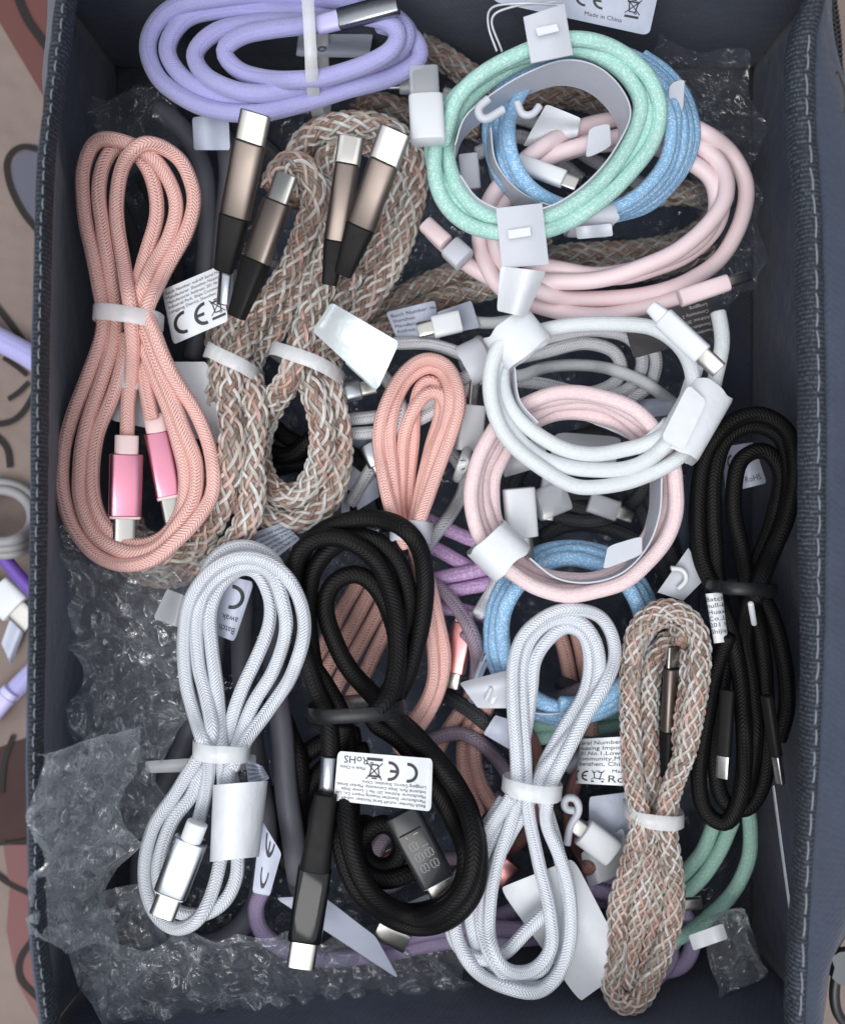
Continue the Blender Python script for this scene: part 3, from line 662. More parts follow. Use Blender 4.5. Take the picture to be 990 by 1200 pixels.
def binding(pin, pout, zc=ZR):
    """rounded tape folded over the rim; pin/pout arrays of pixel points"""
    a = PP(smooth_path(pin, 5, 1), 0 * smooth_path(pin, 5, 1)[:, 0] + zc); m = len(a); bb = smooth_path(pout, 5, 1); L = np.linspace(0, 1, len(bb)); bb = np.stack([np.interp(np.linspace(0, 1, m), L, bb[:, i]) for i in range(2)], 1); b = PP(bb, np.full(m, zc))
    V, UV, Fc = [], [], []; prof = [(.03, -.004), (.0, -.0015), (.06, 0.0002), (.2, .0014), (.4, .0021), (.6, .0021), (.8, .0014), (.94, .0002), (1.0, -.004), (1.0, -.010)]; k = len(prof)
    S = np.concatenate([[0], np.cumsum(np.linalg.norm(np.diff(a, axis=0), axis=1))])
    for i in range(m):
        for (t, dz) in prof:
            p = a[i] * (1 - t) + b[i] * t; p = p + np.array([0, 0, dz + 0.0006 * nz(i * .21, t * 3, 2.2)]); V.append(p)
    uvs = []
    for i in range(m - 1):
        for j in range(k - 1):
            Fc.append((i * k + j, i * k + j + 1, (i + 1) * k + j + 1, (i + 1) * k + j)); uvs += [(j / (k - 1), S[i]), ((j + 1) / (k - 1), S[i]), ((j + 1) / (k - 1), S[i + 1]), (j / (k - 1), S[i + 1])]
    return mk('binding', V, np.array(Fc), M_WEB, box, uv=uvs)
yy = np.linspace(YT - 4, YB + 4, 40)
binding([(li(y), y) for y in yy], [(lo_(y), y) for y in yy]); binding([(ri(y), y) for y in yy], [(ro(y), y) for y in yy])
xx = np.linspace(lo_(YT) + 3, ro(YT) - 3, 20); binding([(x, YT) for x in xx], [(x, YT - 20) for x in xx]); xx = np.linspace(lo_(YB) + 3, ro(YB) - 3, 20); binding([(x, YB) for x in xx], [(x, YB + 20) for x in xx])
# stitches along both bindings
def stitch(p, q, r=0.00022):
    X = np.array([p + (q - p) * t + np.array([0, 0, 0.0005 * math.sin(math.pi * t) - .0002]) for t in np.linspace(0, 1, 5)]); V, Fq, UV = tube_arrays(X, r, 6); mk('stitch', V, Fq, M_THREAD, box, UV)
y = 40.0; rr_ = random.Random(4)
while y < 1195:
    L = rr_.uniform(17, 27); t0, t1 = 0.66 + rr_.uniform(-.05, .05), 0.66 + rr_.uniform(-.05, .05); f = lambda yy_, t: P(ri(yy_) * (1 - t) + ro(yy_) * t, yy_, ZR + 0.0022)
    stitch(f(y, t0), f(y + L, t1)); y += L + rr_.uniform(3, 7)
y = 4.0
while y < 1195:
    L = rr_.uniform(9, 12); t = 0.45 + rr_.uniform(-.06, .06); stitch(P(li(y) * (1 - t) + lo_(y) * t, y, ZR + 0.0023), P(li(y + L) * (1 - t) + lo_(y + L) * t, y + L, ZR + 0.0023), 0.00017); y += L + rr_.uniform(4, 7)
# lid flap folded outwards on the right, its zipper and buckle
EDGE = np.array([(-60, 966), (0, 973), (60, 982), (120, 1000), (200, 1030), (600, 1050), (1000, 1040), (1080, 1000), (1130, 974), (1200, 962), (1260, 956)], float)
def flapS(u, v):
    py = -60 + u * 1320; a = P(ro(py) - 3, py, ZR - 0.002); e = float(np.interp(py, EDGE[:, 0], EDGE[:, 1])); b = P(e, py, 0.094); p = a * (1 - v) + b * v
    p[2] += 0.003 * math.sin(math.pi * v) + 0.0016 * nz(py / 90, v * 2, 1.3); return p
grid_sheet('lid_flap', flapS, 70, 9, 0.002, M_NAVYL, box, sharp=None)
zt = root('zip_part', '', '', (0, 0, 0)) if False else None
qz = smooth_path([(968, -40), (974, 0), (979, 40), (981, 90)], 5.6, 0.5); Vz, Fz, off = [], [], 0
for i, (x_, y_) in enumerate(qz):
    for sgn in (-1, 1):
        c = P(x_ + sgn * 2.6, y_ + (2.8 if sgn > 0 else 0), 0.1005); h = np.array([0.0010, 0.00045, 0.0007])
        for a in (-1, 1):
            for b in (-1, 1):
                for d in (-1, 1): Vz.append(c + h * np.array([a, b, d]) * (0.75 if d > 0 else 1))
        Fz += [tuple(off + k for k in f) for f in ((0, 1, 3, 2), (4, 6, 7, 5), (0, 4, 5, 1), (2, 3, 7, 6), (0, 2, 6, 4), (1, 5, 7, 3))]; off += 8
zo = mk('zipper_teeth', Vz, Fz, M_ZIP, box, smooth=False)
zs = 0.1025
prof = [(84, 4), (92, 11), (104, 20), (114, 23), (124, 23), (131, 19)]
V, Fc = [], []
for zz_, ins in ((zs, 0), (zs + .0012, 0), (zs + .0017, 2.5)):
    L_ = [(980 - w_ / 2 + ins, y_) for y_, w_ in prof] + [(980 + w_ / 2 - ins, y_) for y_, w_ in reversed(prof)]; V += [P(a, b, zz_) for a, b in L_]; nn = len(L_)
for r_ in range(2):
    for k in range(nn): Fc.append((r_ * nn + k, r_ * nn + (k + 1) % nn, (r_ + 1) * nn + (k + 1) % nn, (r_ + 1) * nn + k))
Fc += [tuple(reversed(range(nn))), tuple(range(2 * nn, 3 * nn))]
mk('zip_pull', V, Fc, M_ZPULL, box, sharp=30)
lug = [P(x_, y_, 0.098) for x_, y_ in [(968, 1116), (978, 1110), (1000, 1108), (1000, 1150), (978, 1148), (969, 1140), (972, 1128)]]; nl = len(lug)
mk('strap_lug', lug + [p + np.array([0, 0, .003]) for p in lug], [tuple(reversed(range(nl))), tuple(range(nl, 2 * nl))] + [(k, (k + 1) % nl, nl + (k + 1) % nl, nl + k) for k in range(nl)], M_ZPULL, box, sharp=30)
V, Fq, UV = tube_arrays(PP(smooth_path([(980, 1140), (977, 1165), (981, 1188), (996, 1206), (1012, 1216)], 4, 1), np.full(len(smooth_path([(980, 1140), (977, 1165), (981, 1188), (996, 1206), (1012, 1216)], 4, 1)), 0.097)), 0.0014, 10); mk('carry_strap', V, Fq, M_ZIP, box, UV)

# ------------------------------------------------------------------ bubble wrap
def bubble(label, c, z, amp, dia, mat, seed, res=2.0, edge=26.0, dome=0.0050, fold=1.0):
    """crumpled sheet with air bubbles; c = four pixel corners (top-left, top-right, bottom-right, bottom-left)"""
    c = np.asarray(c, float); z = np.asarray(z, float); W = (np.linalg.norm(c[1] - c[0]) + np.linalg.norm(c[2] - c[3])) / 2; Hh = (np.linalg.norm(c[3] - c[0]) + np.linalg.norm(c[2] - c[1])) / 2
    nu, nv = int(W / res) + 2, int(Hh / res) + 2; V = np.zeros((nv, nu, 3)); rd = dia / 2 * 0.93
    for j in range(nv):
        for i in range(nu):
            u, v = i / (nu - 1), j / (nv - 1); w_ = np.array([(1 - u) * (1 - v), u * (1 - v), u * v, (1 - u) * v]); p = w_ @ c; zz = float(w_ @ z); X, Y = u * W, v * Hh
            ed = 1 - min(1, min(u * W, (1 - u) * W, v * Hh, (1 - v) * Hh) / 30)
            n1 = nz(X / 75, Y / 75, seed); n2 = nz(X / 34, Y / 34, seed + 4); n3 = nz(X / 15, Y / 15, seed + 8)
            p = p + np.array([nz(X / 52, Y / 52, seed + 20), nz(X / 52, Y / 52, seed + 30)]) * (8 + edge * ed) + np.array([n3, nz(X / 15, Y / 15, seed + 50)]) * 1.6 * (0.4 + ed)
            h = amp * (1.3 * n1 + 0.45 * (0.5 - abs(n2) * 2.4) + 0.12 * (0.4 - abs(n3) * 2)) * fold
            row = round(Y / (dia * .87)); ox = (row % 2) * dia / 2; cx = round((X - ox) / dia) * dia + ox; cy = row * dia * .87; rr = ((X - cx) ** 2 + (Y - cy) ** 2) / rd ** 2
            sq = 0.35 + 0.65 * (0.5 + 0.5 * nz(cx * .37, cy * .37, seed + 70)) * 1.6
            if rr < 1: h += dome * min(1.2, sq) * (1 - rr) ** 0.5 * (0.95 + 0.30 * nz(X / 9, Y / 9, seed + 90) - 0.35 * abs(nz(X / 14, Y / 14, seed + 95)))
            V[j, i] = P(p[0], p[1], zz + h)
    V = V.reshape(-1, 3); a = np.arange(nv - 1)[:, None] * nu + np.arange(nu - 1)[None, :]; Fq = np.stack([a, a + nu, a + nu + 1, a + 1], 2).reshape(-1, 4)
    o = mk('bubble_wrap', V, Fq, mat); me = o.data; b = V.mean(0); b[2] = V[:, 2].min(); me.transform(__import__('mathutils').Matrix.Translation(Vector(-b))); o.location = b
    o['label'] = label; o['category'] = 'bubble wrap'; o['group'] = 'bubble wrap packed round the cables'
    return o
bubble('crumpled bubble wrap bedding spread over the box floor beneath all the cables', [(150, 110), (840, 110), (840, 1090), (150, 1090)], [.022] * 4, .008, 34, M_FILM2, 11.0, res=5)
# ------------------------------------------------------------------ cables lying deep in the heap
Z0, Z1, Z2 = 0.034, 0.042, 0.050
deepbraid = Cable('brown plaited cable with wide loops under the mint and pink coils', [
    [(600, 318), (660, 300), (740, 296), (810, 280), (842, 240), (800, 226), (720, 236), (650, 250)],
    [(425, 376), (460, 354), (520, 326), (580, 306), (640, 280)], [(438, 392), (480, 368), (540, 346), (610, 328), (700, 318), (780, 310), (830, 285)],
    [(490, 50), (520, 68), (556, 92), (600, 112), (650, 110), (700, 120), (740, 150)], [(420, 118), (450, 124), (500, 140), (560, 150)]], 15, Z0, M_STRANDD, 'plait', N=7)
darkcoil = Cable('charcoal braided cable crossing under the white and pink coils', [
    [(690, 500), (720, 540), (748, 590), (770, 640), (790, 700)], [(712, 496), (742, 545), (768, 600), (790, 660), (805, 720)], [(620, 640), (660, 616), (710, 618), (760, 640)], [(610, 600), (650, 590), (700, 604)]], 9, Z0, M_DARKG)
deepblack = Cable('black cable half buried under the white bundle beside the grey rubber loop', [
    [(420, 860), (375, 872), (340, 905), (322, 960), (335, 1010), (372, 1030)], [(430, 880), (392, 892), (360, 925), (350, 970), (362, 1005)], [(310, 800), (335, 850), (352, 900), (345, 960)]], 11, Z1, M_BLACK)
grey = Cable('thick dark grey rubber cable looped round the foot of the white bundle', [
    [(322, 690), (322, 780), (330, 860), (336, 930), (344, 990), (352, 1040)], [(284, 690), (284, 780), (296, 870), (310, 950), (309, 1025), (294, 1072), (263, 1101), (225, 1108), (190, 1092), (170, 1058), (166, 1010), (180, 950), (212, 880), (244, 800), (256, 720)]], 13, Z0, M_GREYC)
grey2 = Cable('thick dark grey rubber cable hanging down behind the salmon bundle and gunmetal plugs', [
    [(185, 128), (214, 150), (236, 190), (243, 250), (240, 330), (226, 420)], [(262, 150), (268, 200), (262, 280), (258, 340)]], 12, Z1, M_GREYC)
silver = Cable('silver grey braided cable bundled beneath the white and salmon cables', [
    [(400, 510), (470, 500), (530, 470), (580, 430), (640, 412), (690, 402), (722, 415), (727, 440), (700, 458), (640, 462)],
    [(400, 492), (450, 487), (500, 472), (545, 442), (600, 410), (650, 395), (700, 387), (740, 398), (753, 425), (736, 456), (690, 468), (640, 470)],
    [(462, 402), (505, 404), (545, 418), (580, 442), (640, 450), (700, 470)], [(690, 374), (742, 383), (768, 418), (762, 450), (737, 470)]], 7.5, Z2, M_SILVER)
band(silver, (556, 424), 25, 24, 30, M_STRAP)
purple = Cable('speckled purple cable fanned out between the salmon bundle and pink coil', [
    [(484, 600), (520, 618), (562, 636), (610, 650)], [(484, 628), (515, 645), (545, 662), (600, 690)], [(488, 712), (535, 714), (575, 724)],
    [(490, 702), (530, 692), (590, 682)], [(488, 686), (520, 676), (560, 668), (610, 650)]], 8.5, Z1, M_PURPLE)
lilac = Cable('dull lilac cable running along the foot of the box under the bundles', [
    [(560, 1085), (640, 1050), (690, 1032), (745, 1034), (790, 1058), (812, 1096), (800, 1130), (770, 1140)], [(560, 1110), (640, 1072), (690, 1056), (740, 1060), (775, 1085), (786, 1120), (765, 1150)],
    [(312, 1036), (300, 1062), (306, 1092), (340, 1116), (390, 1124), (450, 1117), (520, 1104), (600, 1100), (680, 1092)], [(420, 1108), (480, 1096), (540, 1086), (620, 1090)], [(640, 1046), (700, 1044), (760, 1072), (790, 1110)]], 9.5, Z1 + .002, M_LILAC)
sage = Cable('sage green cable coiled under the plaited bundle near the lower corner', [
    [(614, 852), (660, 846), (700, 838), (745, 832), (800, 840)], [(622, 866), (680, 858), (740, 846)], [(836, 966), (824, 996), (800, 1024), (770, 1046)], [(858, 962), (846, 992), (820, 1030), (786, 1060)],
    [(872, 930), (878, 965), (878, 1000), (863, 1038), (838, 1068), (800, 1096), (760, 1108)]], 8.5, Z1, M_GREEN2)
tag(sage, [(806, 1096), (846, 1082), (852, 1100), (812, 1114)], [.060] * 4, M_PAPER); 
rose = Cable('rose braided cable sagging below the black bundle beside its printed tag', [
    [(560, 800), (548, 822), (518, 866), (504, 905)], [(575, 800), (556, 836), (543, 872), (546, 915), (562, 955), (580, 990)], [(590, 780), (570, 830), (556, 868), (560, 910), (580, 950)], [(646, 716), (660, 758), (668, 800), (672, 850), (668, 900)], [(670, 722), (682, 768), (690, 810), (692, 860)], [(446, 672), (424, 712), (398, 760), (374, 800)], [(428, 668), (406, 706), (386, 744), (362, 782)], [(462, 676), (440, 722), (412, 772), (388, 816)], [(474, 690), (454, 734), (430, 784), (404, 832)]], 8.5, Z0 + .004, M_ROSE)
plug(rose, (546, 716), (528, 806), [('plug', 14, 74, 26, 15, 1, M_ROSEM, 5), ('plug_shell', 73, 92, 20, 8, 1, M_SHELL, 3.6), ('collar', 0, 15, 18, 13, 1.2, M_PCOLLAR, 3)], .046, .046, roll=15)
plug(silver, (394, 462), (440, 452), [('plug', 0, 30, 24, 15, 1, M_SILM, 3), ('plug_shell', 29, 47, 18, 8, 1, M_SHELL, 3.6)], .060, .060)
plug(sage, (800, 1060), (824, 1057), [('plug_shell', 0, 22, 14, 9, 1, M_SHELL, 3.6)], .062, .062)
fill1 = Cable('black braided cable seen through the oval opening of the plaited loop', [[(280, 470), (320, 500), (350, 520), (400, 525), (440, 560), (456, 620)], [(286, 560), (325, 548), (365, 545), (410, 575), (420, 620)], [(300, 520), (335, 535), (380, 500)]], 10, Z0, M_BLACK)
fill2 = Cable('charcoal braided cable curled on the box bottom inside the pink knit coil', [[(596, 560), (640, 600), (700, 610), (750, 580), (760, 540), (720, 510), (660, 515), (615, 545), (600, 590), (630, 640)], [(580, 620), (620, 590), (690, 580), (730, 600)]], 8, Z0 - .004, M_DARKG)
plug(fill2, (690, 588), (742, 606), [('plug', 0, 36, 24, 14, 1, M_HAZY, 4), ('plug_shell', 35, 54, 18, 8, 1, M_SHELL, 3.6)], .046, .046)
plug(fill2, (648, 560), (640, 610), [('plug', 0, 32, 26, 14, 1, M_PWHITE, 4), ('plug_shell', 31, 50, 18, 8, 1, M_SHELL, 3.6)], .045, .045)
fill3 = Cable('dark grey braided cable lying under the white bundle and printed wrap label', [[(520, 812), (560, 840), (600, 880), (640, 940), (690, 970), (740, 960), (790, 930), (830, 880)], [(570, 960), (620, 990), (680, 1000), (740, 985)], [(655, 800), (700, 815), (750, 830)]], 8.5, Z0 - .002, M_DARKG)
fill4 = Cable('brown braided cable buried between the rose cable and white bundle', [[(600, 830), (628, 880), (634, 930), (610, 985), (570, 1010)], [(690, 880), (672, 920), (668, 970), (690, 1020)], [(682, 716), (692, 744), (700, 790), (684, 840)]], 8, Z0, braid('umber_braid', lin(140, 100, 92), lin(84, 58, 54), 13, 1.0, rough=0.4))
plug(fill4, (600, 1010), (572, 1042), [('plug', 0, 30, 24, 14, 1, M_ROSEM, 4), ('plug_shell', 29, 46, 18, 8, 1, M_SHELL, 3.6)], .046, .046)
fill5 = Cable('slate blue cable winding along the right wall behind the black bundle', [[(800, 420), (826, 470), (815, 540), (800, 600), (812, 680), (806, 760)], [(770, 700), (800, 740), (826, 800), (820, 880)]], 8, Z1, braid('slate_braid', lin(70, 80, 98), lin(40, 46, 60), 13, 1.0, rough=0.5))
fill6 = Cable('grey cable arcing behind the salmon bundle and gunmetal plugs on the bottom', [[(140, 240), (158, 290), (150, 350), (176, 420), (230, 470)], [(170, 210), (200, 280), (216, 350)], [(228, 120), (300, 160), (340, 200)]], 9, Z0, M_DARKG)
fill8 = Cable('grey purple cable looped low between the black bundle and white bundle', [[(470, 880), (540, 860), (590, 900), (600, 960), (560, 1000), (500, 1010), (450, 1040), (440, 1000), (470, 960)], [(545, 740), (590, 790), (640, 820), (700, 800)], [(470, 664), (520, 694), (556, 752), (556, 820)]], 8, Z0 - .004, braid('dusk_braid', lin(150, 134, 150), lin(96, 84, 98), 9, 1.0, rough=0.5))
plug(fill8, (444, 1020), (474, 1000), [('plug', 0, 26, 24, 14, 1, M_ROSEM, 4), ('plug_shell', 25, 40, 18, 8, 1, M_SHELL, 3.6)], .046, .046)
fill9 = Cable('pale grey cable curled low behind the mint coil and violet cable', [[(520, 110), (580, 130), (640, 150), (700, 190), (760, 220)], [(560, 180), (610, 160), (680, 210)]], 8, Z0, M_SILVER)
fill10 = Cable('pale grey cable winding low between the plaited cables and salmon loop', [[(400, 400), (440, 430), (470, 480), (440, 540), (410, 590)], [(520, 520), (545, 560), (530, 600), (500, 640)], [(600, 500), (570, 540), (560, 600), (590, 660), (560, 720)]], 7.5, Z0, M_SILVER)
plug(fill10, (430, 520), (452, 560), [('plug', 0, 28, 24, 14, 1, M_SILM, 3), ('plug_shell', 27, 45, 18, 8, 1, M_SHELL, 3.6)], .047, .047)
fill7 = Cable('white cable with a clear capped plug between the silver cable and pink silicone coil', [[(470, 380), (520, 372), (570, 378), (620, 372)], [(560, 400), (600, 440), (640, 430), (700, 430), (750, 446), (806, 486)]], 7, Z1, M_MIST)
plug(fill7, (540, 376), (488, 388), [('plug', 0, 34, 26, 15, 1, M_PWHITE, 4), ('plug_shell', 33, 52, 18, 8, 1, M_SHELL, 3.6)], .054, .054)
# ------------------------------------------------------------------ bubble wrap down the left side, the foot and the right
bubble('crumpled bubble wrap sheet lying against the left wall below the salmon bundle', [(62, 590), (250, 655), (186, 985), (105, 1000)], [.060, .052, .050, .056], .006, 33, M_FILM, 21.0)
bubble('crumpled bubble wrap hanging over the left rim beside the grey rubber loop', [(42, 884), (164, 852), (128, 1114), (34, 1106)], [.1165, .072, .064, .1165], .006, 33, M_FILM, 31.0)
bubble('crumpled bubble wrap bunched at the lower left corner below the grey rubber loop', [(60, 1090), (190, 1020), (215, 1130), (120, 1200)], [.075, .056, .046, .066], .007, 32, M_FILM, 81.0)
bubble('crumpled bubble wrap tucked along the foot of the box under the lilac cable', [(90, 1110), (520, 1085), (560, 1186), (130, 1200)], [.066, .040, .038, .062], .006, 32, M_FILM, 41.0)
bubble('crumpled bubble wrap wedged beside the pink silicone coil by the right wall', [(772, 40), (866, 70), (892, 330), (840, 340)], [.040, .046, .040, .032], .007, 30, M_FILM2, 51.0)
bubble('small torn bit of bubble wrap in the corner by the sage cable', [(818, 1080), (884, 1062), (890, 1130), (842, 1168)], [.046, .050, .052, .046], .006, 26, M_FILM, 61.0)
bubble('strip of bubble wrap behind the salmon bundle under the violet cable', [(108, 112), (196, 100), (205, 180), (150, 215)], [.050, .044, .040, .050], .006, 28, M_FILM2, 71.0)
# ------------------------------------------------------------------ violet cable at the top
violet = Cable('thick violet cable tied in a flat oval with a silver plug', [
    [(440, 21), (400, 14), (339, 14), (269, 11), (219, 21), (196, 57), (212, 88), (247, 110), (290, 118), (350, 112), (400, 98), (454, 72), (482, 50), (470, 26), (430, 8), (345, -6), (250, -2), (195, 14), (173, 53), (185, 90), (212, 113), (247, 128), (300, 133), (350, 122), (400, 107), (461, 90), (492, 66), (480, 40), (445, 28)],
    [(424, 18), (380, 24), (300, 28), (255, 36), (228, 64), (240, 88), (269, 104), (304, 110), (350, 104), (408, 84), (454, 66), (476, 48), (474, 30), (450, 18), (420, 12)],
    [(388, 22), (350, 30), (318, 34), (283, 42), (262, 60), (276, 80), (304, 91), (350, 94), (391, 88), (432, 74), (461, 56), (466, 38), (452, 24), (424, 18)]], 10.2, .062, M_VIOLET)
plug(violet, (372, 30), (468, 4), [('plug', 26, 98, 24, 15, 1, M_SILM, 4), ('collar', 0, 28, 21, 15, 1.05, M_VCOLLAR, 3)], top_at(400, 18, 10) + .002, top_at(455, 20, 12) + .002)
zv = top_at(410, 50, 14) + .001
vt, vS = tag(violet, [(432, 68), (437, 40), (350, 40), (347, 66)], [zv] * 4, M_PAPERB, name='tag'); put_print(vt, vS, [('SN', .2, .75, .12), ('002', .2, .6, .12)], .3)
band(violet, (372, 58), 10, 72, 14, M_TIE, skew=.9)
plug(violet, (432, 96), (500, 96), [('plug', 0, 48, 22, 12, 1, M_SILM, 4), ('plug_cap', 36, 72, 27, 15, 1, M_HAZY, 4)], .056, .056)
# ------------------------------------------------------------------ plaited cables at the left
mb = Cable('grey and pink plaited cable with a dark oval opening in its lower loop', [
    [(378, 268), (375, 215), (384, 184), (405, 166), (435, 168), (458, 184), (466, 215), (460, 255), (440, 305), (415, 350), (388, 395), (368, 432)],
    [(345, 240), (344, 192), (364, 158), (402, 146), (438, 147), (468, 160), (486, 190), (486, 226), (474, 272), (455, 317), (430, 352), (400, 394), (384, 430), (390, 470), (398, 510), (397, 555), (380, 594), (350, 610), (318, 610), (296, 590)],
    [(414, 316), (400, 345), (382, 385), (360, 430), (374, 480), (378, 515), (372, 552), (350, 580), (326, 580), (306, 552), (304, 515), (320, 472), (342, 440), (352, 400), (368, 362), (384, 325)]], 15.5, Z2, M_STRAND, 'plait', N=7)
band(mb, (361, 428), 75, 44, 16, M_TIE, skew=.35)
ma = Cable('grey and pink plaited cable running down under the salmon bundle', [
    [(264, 350), (256, 385), (258, 425), (284, 480), (286, 540), (280, 600)],
    [(281, 358), (268, 387), (262, 420), (254, 470), (256, 520), (250, 570), (225, 612), (190, 640), (160, 630), (150, 600)],
    [(340, 232), (350, 208), (378, 220), (393, 248), (391, 274), (379, 306), (350, 344), (324, 383), (300, 412), (292, 432), (300, 476), (294, 536), (297, 582), (284, 624), (258, 652), (215, 672), (170, 672), (140, 652)],
    [(321, 222), (328, 198), (346, 190), (362, 203), (370, 228), (361, 265), (340, 317), (316, 354), (288, 398), (275, 425), (270, 461), (273, 521), (262, 582), (240, 626), (205, 652), (165, 658)]], 15.5, Z1 + .004, M_STRAND, 'plait', N=7)
band(ma, (275, 427), 72, 34, 17, M_TIE, skew=.3)
usb(mb, (386, 334), (412, 160), 30, shell=31, rl=.30, sl=32, z0=.073, z1=.083)
usb(mb, (402, 322), (464, 152), 36, shell=38, rl=.35, sl=38, z0=.080, z1=.098)
tu, tS = tag(ma, [(203, 404), (268, 376), (256, 312), (190, 340)], [.062, .066, .068, .062], M_PAPER, bulge=.002)
put_print(tu, tS, [('CE', .08, .10, .40), ('BIN', .72, .12, .36)] + [(a, .05, .88 - i * .085, .055) for i, a in enumerate(ADDR)], 1.05)
plug(ma, (264, 360), (268, 308), [('sleeve', 2, 46, 21, 18, 1, M_SILM, 2.2)], .074, .076)
usb(ma, (262, 318), (300, 132), 38, shell=36, rl=.36, sl=34, z0=.078, z1=.096)
usb(ma, (277, 372), (336, 204), 36, shell=30, rl=.40, sl=34, z0=.086, z1=.094, roll=-20)
t2, s2 = tag(violet, [(270, 176), (228, 176), (226, 138), (268, 132)], [.055] * 4, M_PAPERB); put_print(t2, s2, [('SN: 08', .2, .5, .18), ('null-69', .2, .25, .14)], 1.1)
fo, fS = tag(mb, [(366, 388), (442, 458), (468, 401), (388, 354)], [.076, .080, .084, .078], M_FOIL, bulge=.003, name='tag')
tag(mb, [(404, 425), (440, 458), (446, 449), (410, 418)], [.074] * 4, M_FOIL, name='tag_fold')
# ------------------------------------------------------------------ salmon bundle in the middle
salm2 = Cable('salmon braided cable in a slim upright loop beside the purple cable', [
    [(484, 625), (478, 590), (480, 556), (484, 520), (486, 480), (492, 454), (504, 446), (514, 456), (516, 480), (506, 520), (494, 570), (486, 625), (500, 671), (513, 724), (521, 770), (514, 812), (493, 850), (465, 880)],
    [(478, 628), (469, 600), (470, 550), (474, 508), (485, 480), (502, 461), (517, 462), (523, 479), (515, 510), (500, 545), (490, 590), (484, 625), (494, 680), (505, 741), (508, 794), (490, 836), (460, 862)],
    [(466, 625), (460, 550), (457, 508), (463, 472), (480, 442), (502, 430), (519, 438), (528, 463), (523, 497), (511, 530), (497, 580), (486, 622)],
    [(476, 640), (462, 610), (447, 550), (444, 508), (453, 472), (473, 438), (498, 421), (522, 428), (535, 450), (538, 474), (530, 504), (517, 541), (503, 580), (491, 615), (487, 640)]], 7.6, .052, M_SALMON)
band(salm2, (482, 622), 85, 24, 25, M_STRAP)
# ------------------------------------------------------------------ loose labels and white plugs between the layers
def loose_tag(label, c, z, mat=M_PAPER, items=None, asp=2.0, **k):
    cc = np.mean(np.asarray(c, float), 0); zz = np.mean(z); r_ = root('label_card', label, 'label', P(cc[0], cc[1], zz - .001), 'loose labels among the cables')
    o, S = tag(r_, c, z, mat, name='card', **k)
    if items: put_print(o, S, items, asp, M_INKL if mat is M_PAPERD else M_INK)
    return o
loose_tag('large plain white card standing beside the plaited cable and salmon loop', [(400, 610), (448, 580), (440, 500), (400, 520)], [.036, .036, .040, .040], M_PAPERB)
loose_tag('grey translucent card with rows of text beneath the pearly film label', [(470, 408), (516, 404), (510, 352), (452, 366)], [.048] * 4, M_PAPERB, [(a, .06, .82 - i * .14, .09) for i, a in enumerate(['Batch Number: null', 'Shenzhen', 'Manufacturer', 'Address: 201'])], 1.0)
loose_tag('plain grey card tilted next to the text card over the silver cable', [(520, 392), (562, 384), (552, 352), (512, 366)], [.050, .046, .046, .050], M_PAPERB)
loose_tag('white paper under the salmon plugs of the left bundle', [(128, 492), (262, 521), (244, 424), (150, 424)], [.058, .056, .056, .058], M_PAPER, bulge=.001)
loose_tag('stiff white paper edge standing against the right wall', [(904, 922), (927, 1092), (930, 1090), (907, 920)], [.070, .090, .092, .072], M_PAPER)
loose_tag('white label printed with a large letter under the white bundle', [(298, 682), (254, 672), (249, 742), (275, 752)], [.058] * 4, M_PAPERB, [('C', .12, .12, .40), ('awak', .12, .62, .11), ('Batch', .12, .80, .11)], .55, round_=.1)
loose_tag('creased translucent wrapper scrap by the bubble wrap near the white bundle', [(180, 724), (216, 738), (222, 700), (196, 690)], [.060] * 4, M_HAZY, bulge=.002)
loose_tag('white label with small print tucked under the plaited cable above the black bundle', [(322, 655), (352, 632), (332, 612), (286, 628)], [.052] * 4, M_PAPERB, [(a, .05, .75 - i * .16, .10) for i, a in enumerate(ADDR)], 2.2)
loose_tag('narrow white label beside the rose plug', [(552, 802), (562, 800), (582, 752), (572, 748)], [.049] * 4, M_PAPERB, [('null-69', .1, .5, .3)], .3)
loose_tag('small square white label below the white coil', [(750, 490), (790, 486), (786, 466), (748, 468)], [.046] * 4, M_PAPERB)
loose_tag('plain grey card lying behind the sage coil and plaited bundle', [(690, 1010), (735, 996), (738, 928), (690, 934)], [.046] * 4, M_PAPERB)
loose_tag('frosted plastic offcut inside the pink coil beside the white plug', [(590, 560), (640, 545), (640, 510), (590, 525)], [.048] * 4, M_HAZY)
loose_tag('frosted plastic sheet with a rounded tab low in the pink knit coil', [(640, 560), (720, 548), (728, 512), (650, 506)], [.044] * 4, M_HAZY, round_=.2)
loose_tag('small pale pink card inside the black bundle beside the display plug', [(444, 1040), (486, 1034), (480, 1008), (452, 1012)], [.052] * 4, plain('pink_card', lin(190, 160, 176), 0.5))
loose_tag('clear plastic offcut below the small plug by the curled hook', [(690, 1040), (740, 1020), (730, 970), (680, 1000)], [.050] * 4, M_HAZY)
loose_tag('white slip tucked between the rose cable and lower sky blue coil', [(566, 860), (600, 880), (606, 846), (580, 838)], [.050] * 4, M_PAPERB)
